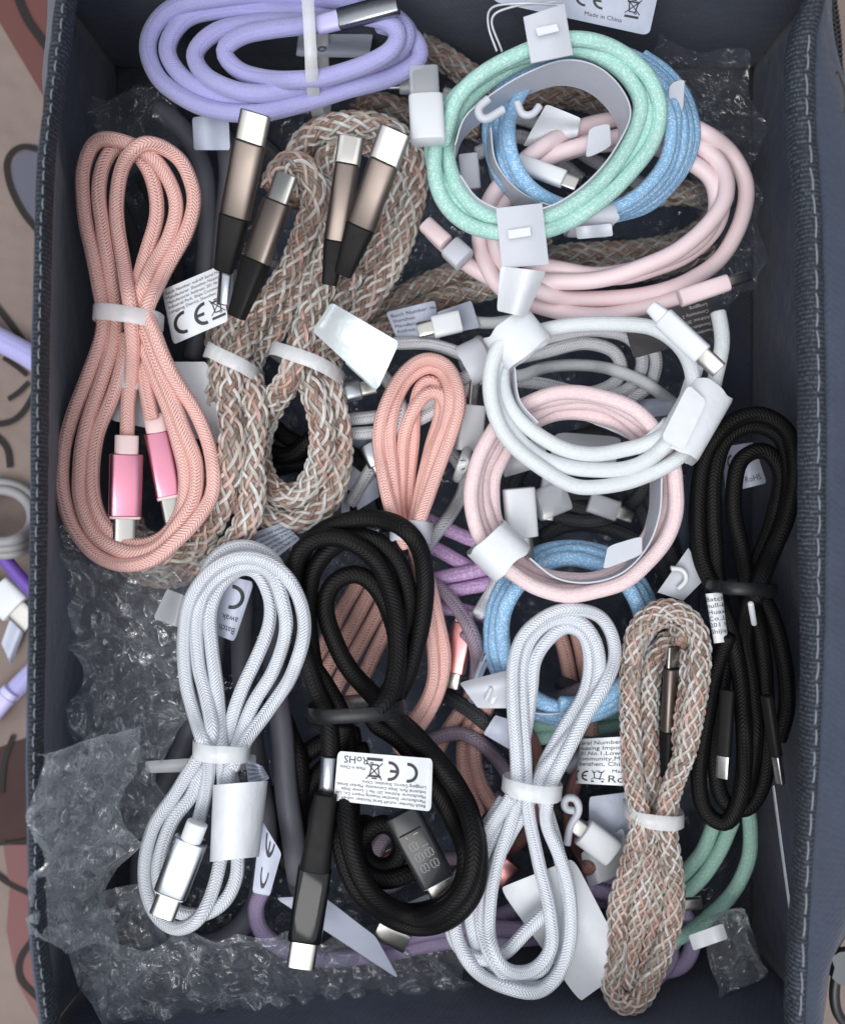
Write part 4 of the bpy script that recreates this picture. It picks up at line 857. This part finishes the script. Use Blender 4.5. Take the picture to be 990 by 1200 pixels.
# ------------------------------------------------------------------ pink silicone coil
pink = Cable('smooth pale pink silicone cable wound in a wide coil by the right wall', [
    ring_pts(712, 246, [(140, 84), (132, 78), (128, 74)], -6, 150, 2.0, jit=1.5), [(505, 270), (532, 297), (560, 318), (600, 334), (640, 330), (693, 329), (746, 315), (795, 293), (831, 262), (850, 230), (846, 198), (815, 168), (760, 158), (700, 166), (650, 182), (612, 206), (588, 240), (580, 285), (600, 322), (640, 345), (690, 351), (750, 346), (805, 330), (846, 300), (867, 262), (874, 219), (860, 184), (830, 158), (780, 140), (730, 139), (680, 150), (635, 172), (600, 200), (572, 240), (562, 285), (585, 335), (640, 361), (700, 370), (762, 360), (806, 346)]], 9.6, .060, M_PSIL)
plug(pink, (796, 350), (880, 322), [('plug', 0, 60, 21, 16, .95, M_PSIL, 3), ('plug_shell', 58, 87, 13, 9, 1, M_SHELL, 3.6)], .078, .078)
plug(pink, (498, 262), (552, 312), [('collar', 0, 34, 19, 16, 1, M_PSIL, 3), ('sleeve', 40, 64, 27, 20, 1, M_STRAP, 4)], .066, .070)
dk, dS = tag(pink, [(833, 349), (730, 376), (742, 420), (842, 392)], [.063, .066, .068, .063], M_PAPERD); put_print(dk, dS, [(a, .06, .78 - i * .17, .09) for i, a in enumerate(['Number: null-69', 'Shenzhen Huaxing Co., Ltd', 'Address: 201 No.1', 'Community 2', 'Longgang'])], 2.3, M_INKL)
# ------------------------------------------------------------------ sky blue and mint coils
blue = Cable('speckled sky blue cable coiled beneath the mint green coil', [
    ring_pts(690, 156, [(123, 104), (117, 101), (110, 98), (103, 95), (96, 92), (92, 89)], 0, 300, 5.0, jit=1.6)], 7.6, .064, M_BLUE)
lining(blue, [(574, 150), (580, 190), (605, 222), (640, 240), (680, 248)], .066, .082)
usb(blue, (606, 190), (676, 216), 20, M_PWHITE, None, 17, .0, 16, 16, gap=0, z0=.074, z1=.078, ex=3.2)
plug(blue, (552, 222), (548, 178), [('sleeve', 0, 42, 24, 14, 1, M_STRAP, 5)], .066, .068)
band(blue, (692, 258), 0, 15, 50, M_STRAP, name='strap')
tag(blue, [(676, 280), (718, 276), (716, 262), (674, 266)], [.080] * 4, M_STRAP, name='strap_tab')
tag(blue, [(612, 172), (640, 122), (680, 138), (676, 160)], [.066] * 4, M_PAPER, name='tag', bulge=.001)
mint = Cable('mint green cable coil held by frosted white hook straps', [
    [(504, 163), (512, 205), (536, 240), (578, 264), (632, 262), (676, 244), (722, 205), (752, 160), (758, 120), (742, 86), (704, 64), (664, 56), (617, 70), (574, 94), (540, 128), (524, 163), (532, 210), (560, 247), (600, 260), (640, 254), (672, 238), (711, 205), (742, 155), (750, 120), (733, 88), (702, 66), (668, 57), (612, 66), (567, 88), (530, 118), (510, 170), (514, 226), (539, 258), (585, 274), (638, 270), (678, 254), (730, 212), (766, 163), (773, 127), (757, 88), (721, 58), (672, 46), (614, 60), (565, 86), (536, 116), (518, 166)]], 8.9, .080, M_GREEN)
usb(mint, (502, 172), (497, 84), 37, M_PWHITE, None, 26, .06, 30, 20, gap=0, z0=.090, z1=.086, ex=4)
plug(mint, (498, 118), (496, 78), [('plug_cap', 0, 38, 33, 17, 1, M_HAZY, 5)], .087, .086)
zt_ = top_at(640, 60, 10, mint.id); lining(mint, [(534, 170), (545, 138), (575, 112), (618, 86), (664, 71), (700, 79), (727, 104), (738, 132), (722, 170), (700, 200), (668, 228), (640, 242), (598, 247), (560, 232), (540, 205)], zt_ - .017, zt_ - .001)
st, sS = tag(mint, [(622, 74), (671, 64), (661, 4), (613, 20)], [zt_ + .001, zt_ + .001, zt_ + .002, zt_ + .002], M_STRAP, name='strap', thick=.0006, bulge=.001)
tag(st, [(630, 42), (655, 36), (652, 28), (627, 33)], [zt_ + .0042] * 4, M_PWHITE, name='strap_slot', thick=.0008)
zb_ = top_at(612, 265, 12, mint.id)
st, sS = tag(mint, [(588, 314), (643, 310), (635, 238), (581, 244)], [zb_ - .001, zb_ - .001, zb_ + .0006, zb_ + .0006], M_STRAP, name='strap', thick=.0006, bulge=.001)
tag(st, [(596, 280), (622, 276), (621, 266), (595, 270)], [zb_ + .0022] * 4, M_PWHITE, name='strap_slot', thick=.0008)
tag(mint, [(582, 364), (616, 372), (640, 318), (586, 312)], [zb_ - .006, zb_ - .006, zb_ - .001, zb_ - .001], M_PAPER, name='strap', bulge=.004)
for c_, z_ in (([(686, 186), (716, 172), (714, 144), (690, 150)], .078), ([(782, 152), (800, 128), (802, 92), (784, 98)], .076)): tag(blue, c_, [z_] * 4, M_STRAP, name='strap_tab', round_=.35, thick=.0005)
hk = smooth_path([(606, 120), (612, 134), (624, 134), (632, 124)], 2, .5); V, Fq, UV = tube_arrays(PP(hk, np.full(len(hk), zt_ - .004)), .0011, 8); mk('hook', V, Fq, M_STRAP, mint.root, UV)
hk = [(590, 128), (566, 140), (560, 128), (572, 116)]; V, Fq, UV = tube_arrays(PP(smooth_path(hk, 2, .5), np.full(len(smooth_path(hk, 2, .5)), zt_ + .001)), .0012, 8); mk('hook', V, Fq, M_STRAP, mint.root, UV)
tp, tS = tag(mint, [(578, 2), (760, 42), (772, -12), (570, -40)], [.066, .068, .074, .072], M_PAPERB); put_print(tp, tS, [('CE', .52, .36, .38), ('BIN', .82, .30, .42), ('Made in China', .58, .16, .10)] + [(a, .10, .80 - i * .1, .07) for i, a in enumerate(ADDR[:3])], 3.4)
for a_ in ([(660, 6, .080), (610, 4, .084), (574, 10, .078), (572, 30, .074), (582, 60, .072)], [(650, 2, .080), (600, 8, .080), (576, 20, .077), (588, 60, .071)]):
    q_ = smooth_path(a_, 4, 1); V, Fq, UV = tube_arrays(PP(q_[:, :2], q_[:, 2]), .00035, 6); mk('string', V, Fq, M_PWHITE, mint.root, UV)
# ------------------------------------------------------------------ lower sky blue coil, pink coil, white coil
blue2 = Cable('speckled sky blue cable coil half hidden under the pink knit coil', [ring_pts(672, 742, [(100, 104), (94, 98), (86, 91), (78, 84)], 0, 100, 3.0, jit=1.5)], 9, .050, M_BLUE)
tag(blue2, [(538, 800), (560, 830), (606, 830), (600, 784)], [.060, .062, .064, .064], M_STRAP, name='strap', bulge=.002); tag(blue2, [(566, 818), (578, 826), (584, 812), (572, 804)], [.0655] * 4, M_PWHITE, name='strap_slot')
lining(blue2, [(598, 830), (640, 838), (680, 832)], .046, .060)
plug(blue2, (607, 566), (614, 662), [('plug', 6, 64, 37, 20, 1, M_PWHITE, 4.5), ('plug_shell', 63, 92, 25, 9, 1, M_SHELL, 3.6)], .060, .058, roll=-12)
plug(blue2, (662, 580), (622, 596), [('plug', 0, 36, 34, 18, 1, M_HAZY, 4)], .050, .054)
knit = Cable('pale pink knit cable coil wrapped with white paper bands', [
    ring_pts(673, 578, [(96, 92, 0, 2), (106, 104), (114, 112), (120, 118), (121, 119)], 0, 143, 4.0, jit=2.0)], 8.5, .062, M_PINK)
lining(knit, [(620, 655), (650, 678), (690, 684), (730, 672), (760, 640), (774, 600), (776, 560)], .060, .074, thick=.0005)
band(knit, (584, 645), 135, 29, 44, M_PAPER, name='paper_band'); band(knit, (764, 512), 130, 24, 20, M_PAPER, name='paper_band')
tag(knit, [(556, 628), (584, 676), (588, 672), (560, 624)], [.066] * 4, M_PAPER, name='band_edge')
tag(knit, [(770, 694), (800, 704), (828, 676), (806, 642)], [.062] * 4, M_STRAP, name='strap', thick=.0006, bulge=.001)
hk = smooth_path([(786, 666), (800, 668), (804, 680), (794, 690)], 2, .5); V, Fq, UV = tube_arrays(PP(hk, np.full(len(hk), .0645)), .0008, 8); mk('hook', V, Fq, M_PWHITE, knit.root, UV)
tag(knit, [(706, 668), (752, 650), (752, 628), (712, 640)], [.078] * 4, M_STRAP, name='strap_tab', round_=.25, thick=.0006); tag(knit, [(660, 486), (748, 510), (756, 530), (730, 505)], [.060] * 4, M_STRAP, name='strap_tab')
mist = Cable('white knit cable coil held by paper sleeves with a white plug on top', [
    [(815, 430), (806, 462), (781, 508), (728, 528), (675, 531), (622, 504), (597, 477), (588, 441), (600, 405), (640, 386), (700, 380), (765, 385), (800, 410), (812, 450), (795, 500), (757, 540), (711, 551), (640, 540), (604, 512), (582, 478), (578, 441), (594, 404), (630, 388)],
    [(841, 366), (845, 384), (846, 402), (838, 441), (826, 490), (799, 532), (774, 549), (728, 567), (675, 570), (631, 546), (599, 520), (579, 484), (574, 441), (585, 405), (605, 385)]], 9.0, .074, M_MIST)
band(mist, (812, 492), 60, 27, 88, M_PAPER, name='paper_sleeve', e=2.5, pad=.4); band(mist, (606, 398), 128, 31, 46, M_PAPER, name='paper_sleeve', e=2.5, pad=.4)
tag(mist, [(774, 514), (800, 528), (828, 470), (806, 450)], [top_at(808, 490, 10, mist.id) + .0016] * 4, M_PAPER, name='sleeve_flap', thick=.0003, round_=.2)
lining(mist, [(602, 430), (608, 470), (630, 496)], .066, .080)
plug(mist, (772, 368), (842, 434), [('plug', 6, 70, 26, 17, 1, M_PWHITE, 3.4), ('plug_shell', 69, 96, 21, 9, 1, M_SHELL, 3.6), ('collar', -14, 8, 16, 12, 1.3, M_PWHITE, 3)], .096, .100, roll=30)
white_plug = Cable('stub of white cable with a square white plug beside the knit coil', [[(536, 560), (544, 540), (548, 524)]], 6, .046, M_MIST)
plug(white_plug, (548, 528), (556, 446), [('plug', 0, 54, 32, 18, 1, M_PWHITE, 5), ('plug_shell', 53, 82, 12, 8, 1, M_SHELL, 3.6)], .050, .052, roll=20)
# ------------------------------------------------------------------ black bundle at the right
blk = Cable('black braided cable bundled upright against the right wall', [
    [(886, 690), (900, 712), (912, 745), (920, 790), (921, 830), (912, 866)],
    [(872, 700), (880, 676), (890, 650), (908, 600), (913, 550), (895, 527), (868, 538), (859, 583), (869, 650), (876, 690), (890, 745), (897, 810), (899, 870), (893, 920), (874, 948), (848, 940), (838, 905), (840, 860), (846, 800), (850, 750), (842, 690), (836, 620), (837, 560), (850, 515), (880, 499), (912, 510), (925, 548), (920, 600), (900, 650), (884, 690), (872, 740), (880, 800), (884, 870), (872, 930)],
    [(884, 704), (892, 678), (906, 645), (923, 600), (931, 545), (920, 503), (888, 485), (853, 497), (828, 530), (818, 583), (820, 650), (838, 695), (856, 740), (868, 812), (872, 883), (866, 938), (850, 966), (828, 954), (818, 915), (826, 850), (840, 780), (852, 745)]], 9.6, .066, M_BLACK)
band(blk, (868, 688), 88, 38, 15, M_TIEB, skew=.1)
plug(blk, (852, 808), (846, 912), [('plug', 0, 78, 18, 12, .95, M_BLKP, 3), ('plug_shell', 77, 104, 16, 8, 1, M_SHELL, 3.6)], .078, .078, roll=35)
plug(blk, (898, 815), (914, 918), [('plug', 0, 72, 14, 12, 1, M_BLKP, 3), ('plug_shell', 71, 104, 11, 8, 1, M_SHELL, 3.6)], .092, .090, roll=60)
plug(blk, (879, 706), (884, 736), [('thread_end', 0, 26, 4, 4, 1, M_PWHITE, 2)], None, None)
bt, bS = tag(blk, [(836, 754), (853, 752), (846, 694), (826, 696)], [top_at(840, 725, 5, blk.id) + .001] * 4, M_PAPER, bulge=.002, cyl=True); put_print(bt, bS, [(a, .1, .84 - i * .13, .09) for i, a in enumerate(['Batch', 'null-69', 'Huaxing', 'Co.,Ltd', '201 No', 'Shijie'])], .35)
bt, bS = tag(blk, [(850, 578), (898, 566), (882, 518), (846, 524)], [.050] * 4, M_PAPERB); put_print(bt, bS, [('CE', .1, .5, .3), ('RoHS', .5, .12, .14)], 1.1)
# ------------------------------------------------------------------ plaited bundle at the lower right
wrap = Cable('grey cable end with a curled white printed label beside the plaited bundle', [[(662, 900), (690, 880), (730, 876), (760, 880)]], 8, .048, M_GREYC)
cl, cS = tag(wrap, [(674, 918), (752, 922), (752, 862), (680, 866)], [.052, .056, .056, .052], M_PAPER, bulge=.010, cyl=True, nu=20)
put_print(cl, cS, [(a, .1, .86 - i * .115, .085) for i, a in enumerate(['Serial Number: null-69', 'Huaxing Import Co., Ltd', '201,No.1,Lower Shijie', 'Community,Mankan Street', 'Shenzhen, China'])] + [('CE', .03, .07, .22), ('BIN', .31, .05, .25), ('RoHS', .48, .06, .15), ('Made in China', .52, .26, .07)], 1.35)
plug(wrap, (718, 1000), (664, 960), [('plug', 0, 44, 33, 18, 1, M_PWHITE, 3), ('plug_shell', 43, 62, 20, 9, 1, M_SHELL, 3.6)], .052, .054)
hk = smooth_path([(664, 990), (668, 968), (678, 950), (674, 936), (662, 936), (662, 948), (672, 950)], 2, .5); V, Fq, UV = tube_arrays(PP(hk, np.full(len(hk), .060)), .0012, 8); mk('hook', V, Fq, M_STRAP, wrap.root, UV)
mr = Cable('grey and pink plaited cable bundled upright with a plug inside its loop', [
    [(762, 950), (760, 847), (762, 798), (771, 764), (790, 744), (806, 760), (808, 800), (800, 850), (786, 910), (776, 955), (772, 1000), (768, 1062), (756, 1130), (744, 1160), (735, 1130), (746, 1080), (756, 1020), (760, 960)],
    [(800, 752), (794, 728), (776, 722), (752, 742), (738, 790), (738, 847), (742, 918), (750, 965), (736, 1020), (724, 1062), (722, 1119), (716, 1158), (728, 1178), (748, 1174), (762, 1150), (780, 1104), (790, 1062), (786, 1009), (780, 962), (788, 920), (802, 883), (814, 826), (820, 777), (816, 738), (796, 716), (772, 714), (748, 736), (738, 777)]], 12.5, .058, M_STRAND, 'plait', N=7)
band(mr, (765, 953), 88, 33, 17, M_TIE, skew=.15)
usb(mr, (781, 912), (789, 758), 20, rl=.36, shell=17, sl=25, th=15, z0=.066, z1=.070, roll=30)
# ------------------------------------------------------------------ white bundle in the middle
wb = Cable('white braided cable bundle with a large torn white sticker in the middle', [
    [(616, 918), (590, 962), (560, 1018), (550, 1072), (562, 1116), (596, 1142), (634, 1136), (646, 1100)],
    [(590, 938), (552, 1000), (528, 1062), (534, 1106), (560, 1124), (590, 1118), (614, 1094), (642, 1068)],
    [(604, 930), (622, 810), (626, 775), (643, 748), (662, 735), (682, 742), (691, 767), (686, 808), (663, 850), (640, 890), (622, 935), (596, 980), (574, 1027), (564, 1080), (578, 1126), (612, 1156), (640, 1154), (660, 1126), (667, 1075), (662, 1030), (650, 985), (640, 945), (632, 915), (655, 880), (690, 830), (702, 787), (698, 752), (678, 728), (650, 726), (622, 748), (611, 780), (612, 840), (616, 910), (620, 960), (632, 1015), (644, 1069), (645, 1112), (622, 1138), (592, 1136), (574, 1104), (574, 1056), (586, 1000), (604, 945), (606, 925), (604, 870), (600, 810), (602, 775), (614, 744), (640, 722), (672, 714), (702, 722), (717, 745), (719, 775), (709, 800), (682, 847), (660, 890), (645, 922), (640, 960), (654, 1000), (668, 1048), (668, 1098), (656, 1140), (630, 1162), (596, 1158), (560, 1140), (537, 1104), (533, 1062), (560, 991), (600, 934)]], 7.9, .068, M_WHITE)
tag(wb, [(679, 1174), (737, 1132), (672, 1006), (585, 1041)], [.060, .062, .062, .062], M_PAPER, name='tag', bulge=.001)
band(wb, (623, 922), 84, 34, 19, M_TIE, skew=.05)
# ------------------------------------------------------------------ black bundle in the middle
bc = Cable('black braided cable bundle with a digital display plug and printed tag', [
    [(430, 960), (424, 985), (432, 1010), (456, 1016), (472, 996), (464, 972), (444, 966), (420, 990), (424, 1020), (452, 1032), (486, 1020)],
    [(384, 842), (366, 770), (361, 710), (369, 665), (396, 637), (430, 630), (460, 648), (478, 690), (475, 740), (460, 800), (440, 832), (437, 844), (470, 869), (506, 918), (532, 963), (546, 1002), (540, 1037), (518, 1060), (479, 1070), (440, 1054), (420, 1020), (412, 967), (410, 900), (403, 844), (380, 800), (352, 760), (342, 715), (346, 665), (372, 626), (420, 608), (462, 613), (489, 637), (498, 680), (496, 720), (484, 772), (466, 815), (452, 832), (475, 850), (507, 883), (535, 920), (550, 950), (560, 995), (557, 1041), (532, 1074), (497, 1086), (454, 1074), (422, 1047), (404, 1008), (398, 950), (396, 890), (402, 850)],
    [(460, 830), (466, 777), (459, 724), (440, 688), (418, 672), (392, 682), (381, 706), (388, 741), (409, 784), (440, 818), (480, 860), (520, 905), (546, 950), (556, 992), (550, 1030), (528, 1062), (494, 1076), (458, 1064), (430, 1040), (412, 1000), (404, 950), (400, 905)],
    [(388, 890), (384, 842), (368, 800), (350, 740), (343, 690), (350, 650), (372, 632), (404, 632), (438, 654), (459, 700), (466, 760), (456, 815), (440, 836)]], 10.8, .062, M_BLACK)
band(bc, (418, 830), 96, 56, 18, M_TIEB, skew=.1)
zz_ = top_at(395, 905, 12, bc.id)
ct, cS = tag(bc, [(507, 889), (396, 880), (391, 938), (505, 951)], [zz_ + .0005] * 4, M_PAPER, bulge=.0015, round_=.035)
put_print(ct, cS, [('CE', .15, .12, .38), ('BIN', .51, .08, .42), ('RoHS', .67, .08, .15), ('Made in China', .70, .28, .06)] + [(a, .06, .89 - i * .088, .062) for i, a in enumerate(ADDR)], 1.85)
plug(bc, (387, 880), (383, 936), [('sleeve', 6, 50, 21, 19, 1, M_SILM, 2.3)], zz_ - .0015, zz_ - .001)
plug(bc, (382, 930), (352, 1136), [('plug', 88, 174, 40, 20, 1.0, M_BLKG, 4.5), ('strain_relief', 0, 90, 27, 20, 1.35, M_BLKP, 3.4), ('seam_ring', 84, 94, 37, 20, 1, M_BLKP, 4), ('plug_shell', 173, 206, 33, 11, 1, M_SHELL, 3.6)], zz_ + .002, zz_ + .002)
zp = top_at(490, 1000, 14, bc.id) + .0022
dp, (A_, d_, x_, y_, k_) = plug(bc, (466, 944), (528, 1062), [('plug', 8, 100, 42, 22, 1.0, M_SMOKE, 5), ('plug_shell', 99, 133, 33, 11, 1, M_SHELL, 3.6), ('seam_ring', 97, 102, 38, 18, 1, M_HAZY, 4), ('window_edge', 30, 33, 38, 22.5, 1, M_BLKP, 5)], zp, zp + .001)
# seven-segment digits on the display: two rows of three, the figures read across the plug
VD, FD = [], []
def seg(u0, v0, u1, v1, t=1.5):
    a = A_ + d_ * u0 * k_ + x_ * v0 * k_; b = A_ + d_ * u1 * k_ + x_ * v1 * k_; n_ = np.cross(y_, b - a); n_ = n_ / np.linalg.norm(n_) * t / 2 * k_; up_ = y_ * (11.25 * k_); o = len(VD)
    VD.extend([a + n_ + up_, a - n_ + up_, b - n_ + up_, b + n_ + up_]); FD.append((o, o + 1, o + 2, o + 3))
for v_ in (-8.5, 4.5):
    for i_, u_ in enumerate((44, 58, 72)):
        w_, h_ = 9, 9
        segs_ = ['b', 'c'] if i_ == 0 and v_ > 0 else ['a', 'b', 'c', 'd', 'e', 'f', 'g']
        SEG = {'a': (u_ + .8, v_, u_ + w_ - .8, v_), 'g': (u_ + .8, v_ + h_ / 2, u_ + w_ - .8, v_ + h_ / 2), 'd': (u_ + .8, v_ + h_, u_ + w_ - .8, v_ + h_), 'f': (u_, v_ + .8, u_, v_ + h_ / 2 - .6), 'e': (u_, v_ + h_ / 2 + .6, u_, v_ + h_ - .8), 'b': (u_ + w_, v_ + .8, u_ + w_, v_ + h_ / 2 - .6), 'c': (u_ + w_, v_ + h_ / 2 + .6, u_ + w_, v_ + h_ - .8)}
        for s_ in segs_: seg(*SEG[s_], 1.0)
seg(36, 2, 36, 8, 1.6); seg(34, -8, 38, -6, 1.4)
mk('display_digits', VD, FD, M_LED, dp, smooth=False)
tag(bc, [(322, 1052), (468, 1148), (440, 1098), (378, 1050)], [.050, .054, .056, .054], M_PAPERB, name='tag', twist=.001)
tag(bc, [(436, 1076), (456, 1086), (520, 1056), (505, 1046)], [.060] * 4, M_STRAP, name='tag_scrap')
plug(bc, (438, 1086), (478, 1106), [('plug_shell', 4, 44, 24, 9, 1, M_SHELL, 3.6)], .052, .052)
# ------------------------------------------------------------------ white bundle at the left
wl = Cable('white braided cable bundle with a silver plug and curled blank label', [
    [(238, 705), (244, 665), (262, 646), (285, 639), (308, 646), (326, 664), (332, 700)],
    [(240, 890), (226, 930), (204, 960), (188, 1000), (188, 1040), (206, 1068), (236, 1072), (262, 1058), (276, 1030), (279, 990), (274, 920), (266, 878), (279, 821), (300, 773), (316, 733), (316, 699), (302, 671), (284, 667), (260, 683), (247, 715), (248, 760), (255, 811), (259, 868), (262, 910), (264, 960), (258, 1010), (247, 1051), (230, 1080), (209, 1089), (187, 1076), (173, 1048), (170, 1014), (178, 974), (206, 930), (232, 888), (249, 864), (241, 813), (233, 779), (231, 728), (241, 693), (265, 670), (292, 662), (318, 672), (332, 707), (335, 741), (321, 784), (296, 827), (279, 872), (268, 910), (270, 980)],
    [(232, 966), (241, 930), (245, 889), (236, 864), (225, 827), (217, 789), (216, 747), (225, 699), (247, 669), (281, 653), (313, 659), (340, 680), (353, 709), (356, 741), (345, 784), (319, 827), (288, 868), (272, 900)]], 8.1, .066, M_WHITE)
band(wl, (260, 878), 88, 32, 20, M_TIE, skew=.08)
zw = top_at(262, 950, 10, wl.id)
plug(wl, (234, 958), (190, 1074), [('plug', 28, 96, 40, 19, 1, M_SILM, 4.5), ('collar', 6, 30, 25, 19, 1, M_PWHITE, 3), ('seam_ring', 93, 98, 36, 17, 1, M_PWHITE, 4.5), ('plug_shell', 97, 124, 31, 11, 1, M_SHELL, 3.6)], zw + .001, zw + .001)
cw, cwS = tag(wl, [(246, 1010), (304, 1004), (314, 915), (250, 920)], [zw, zw - .004, zw - .004, zw], M_PAPER, bulge=.008, cyl=True, nu=22)
ci, ciS = tag(wl, [(292, 925), (316, 912), (308, 898), (288, 890)], [zw - .006] * 4, M_PAPERB, name='tag_back'); put_print(ci, ciS, [(a, .05, .80 - i * .17, .10) for i, a in enumerate(ADDR)], 1.2)
t3, s3 = tag(wl, [(316, 1050), (330, 1000), (306, 960), (296, 1046)], [.066] * 4, M_PAPERB); put_print(t3, s3, [('CE', .1, .3, .4)], .7)
tag(wl, [(172, 906), (300, 902), (300, 884), (170, 892)], [.052] * 4, M_TIE, name='film_strip'); 
# ------------------------------------------------------------------ salmon bundle at the left
sl = Cable('salmon braided cable bundle with two pink metal plugs in its lower loop', [
    [(178, 490), (170, 441), (168, 392), (160, 340)],
    [(150, 392), (146, 420), (130, 470), (114, 512), (109, 547), (110, 583), (124, 616), (155, 638), (188, 632), (210, 606), (218, 569), (208, 512), (186, 450), (167, 400), (154, 373), (160, 340), (173, 293), (184, 247), (180, 212), (166, 186), (146, 168), (128, 180), (117, 212), (120, 265), (133, 345), (136, 385), (124, 434), (102, 498), (94, 547), (94, 583), (110, 624), (130, 640), (157, 649), (187, 640), (212, 611), (228, 583), (231, 547), (213, 498), (191, 441), (172, 392), (163, 360), (172, 325), (198, 279), (207, 244), (200, 214), (175, 182), (140, 164), (115, 165), (99, 195), (98, 240), (109, 300), (120, 358), (121, 388), (106, 434), (82, 498), (73, 547), (77, 593), (93, 629), (112, 650), (144, 662), (177, 656), (209, 632), (232, 608), (250, 576), (247, 530), (230, 484), (199, 434), (182, 392), (172, 365), (180, 345), (203, 300), (223, 261), (227, 226), (210, 187), (172, 168), (149, 184), (137, 230), (141, 283), (151, 345), (155, 385), (155, 430), (150, 480), (148, 516)]], 8.6, .066, M_SALMON)
band(sl, (151, 373), 86, 39, 19, M_TIE, skew=.12)
zs_ = top_at(155, 470, 6, sl.id)
plug(sl, (155, 420), (152, 458), [('cord_label', 0, 36, 21, 21, 1, M_PAPER, 2)], zs_ - .0024, zs_ - .0024)
plug(sl, (149, 508), (146, 643), [('plug', 24, 97, 38, 21, 1, M_PINKM, 4.5), ('collar', 2, 28, 27, 19, 1, M_PCOLLAR, 3), ('seam_ring', 94, 100, 36, 19, 1, M_PCOLLAR, 4.5), ('plug_shell', 99, 135, 27, 10, 1, M_SHELL, 3.6)], zs_, zs_ - .002, roll=-18)
plug(sl, (180, 484), (206, 616), [('plug', 24, 100, 32, 18, 1, M_PINKM, 4.5), ('collar', 2, 28, 25, 17, 1, M_PCOLLAR, 3), ('seam_ring', 98, 103, 30, 17, 1, M_PCOLLAR, 4.5), ('plug_shell', 102, 133, 25, 10, 1, M_SHELL, 3.6)], zs_ - .006, zs_ - .006, roll=-14)
# ------------------------------------------------------------------ cables lying on the cloth outside the box
OUT = 'cables lying on the cloth outside the box'
o1 = Cable('violet cable on the printed cloth outside the left wall', [[(-40, 375), (0, 398), (36, 418), (60, 434)]], 14, .006, M_VIOLET, grp=OUT)
o2 = Cable('deep purple cable on the printed cloth beyond the left wall', [[(-30, 615), (0, 648), (34, 688), (52, 706)]], 8, .016, plain('deep_purple_rubber', lin(104, 72, 164), 0.5), grp=OUT)
o3 = Cable('light grey cable coil on the cloth against the outside left wall', [ring_pts(2, 606, [(52, 46), (44, 38), (36, 30)], 0, 0, 2.6)], 6, .004, plain('pale_grey_rubber', lin(150, 148, 150), 0.5), grp=OUT)
o4 = Cable('violet cable with a ribbed plug neck on the cloth below the white plugs', [[(-30, 850), (0, 826), (30, 796), (52, 776)]], 11, .006, M_VIOLET, grp=OUT)
plug(o4, (-8, 834), (22, 800), [('plug', -20, 26, 26, 20, .92, M_VCOLLAR, 2.6), ('collar', 24, 34, 22, 18, 1, M_VCOLLAR, 2.4)], .008, .008)
o5 = Cable('white cable with a square plug on the cloth next to the deep purple cable', [[(-30, 676), (-6, 690), (6, 704)]], 6, .006, M_MIST, grp=OUT)
plug(o5, (-4, 690), (44, 736), [('plug', 0, 34, 40, 20, 1, M_PWHITE, 4.5), ('plug_shell', 33, 60, 28, 10, 1, M_SHELL, 3.6)], .010, .010)
tag(o5, [(2, 754), (14, 780), (28, 742), (12, 726)], [.004] * 4, M_PAPERB)
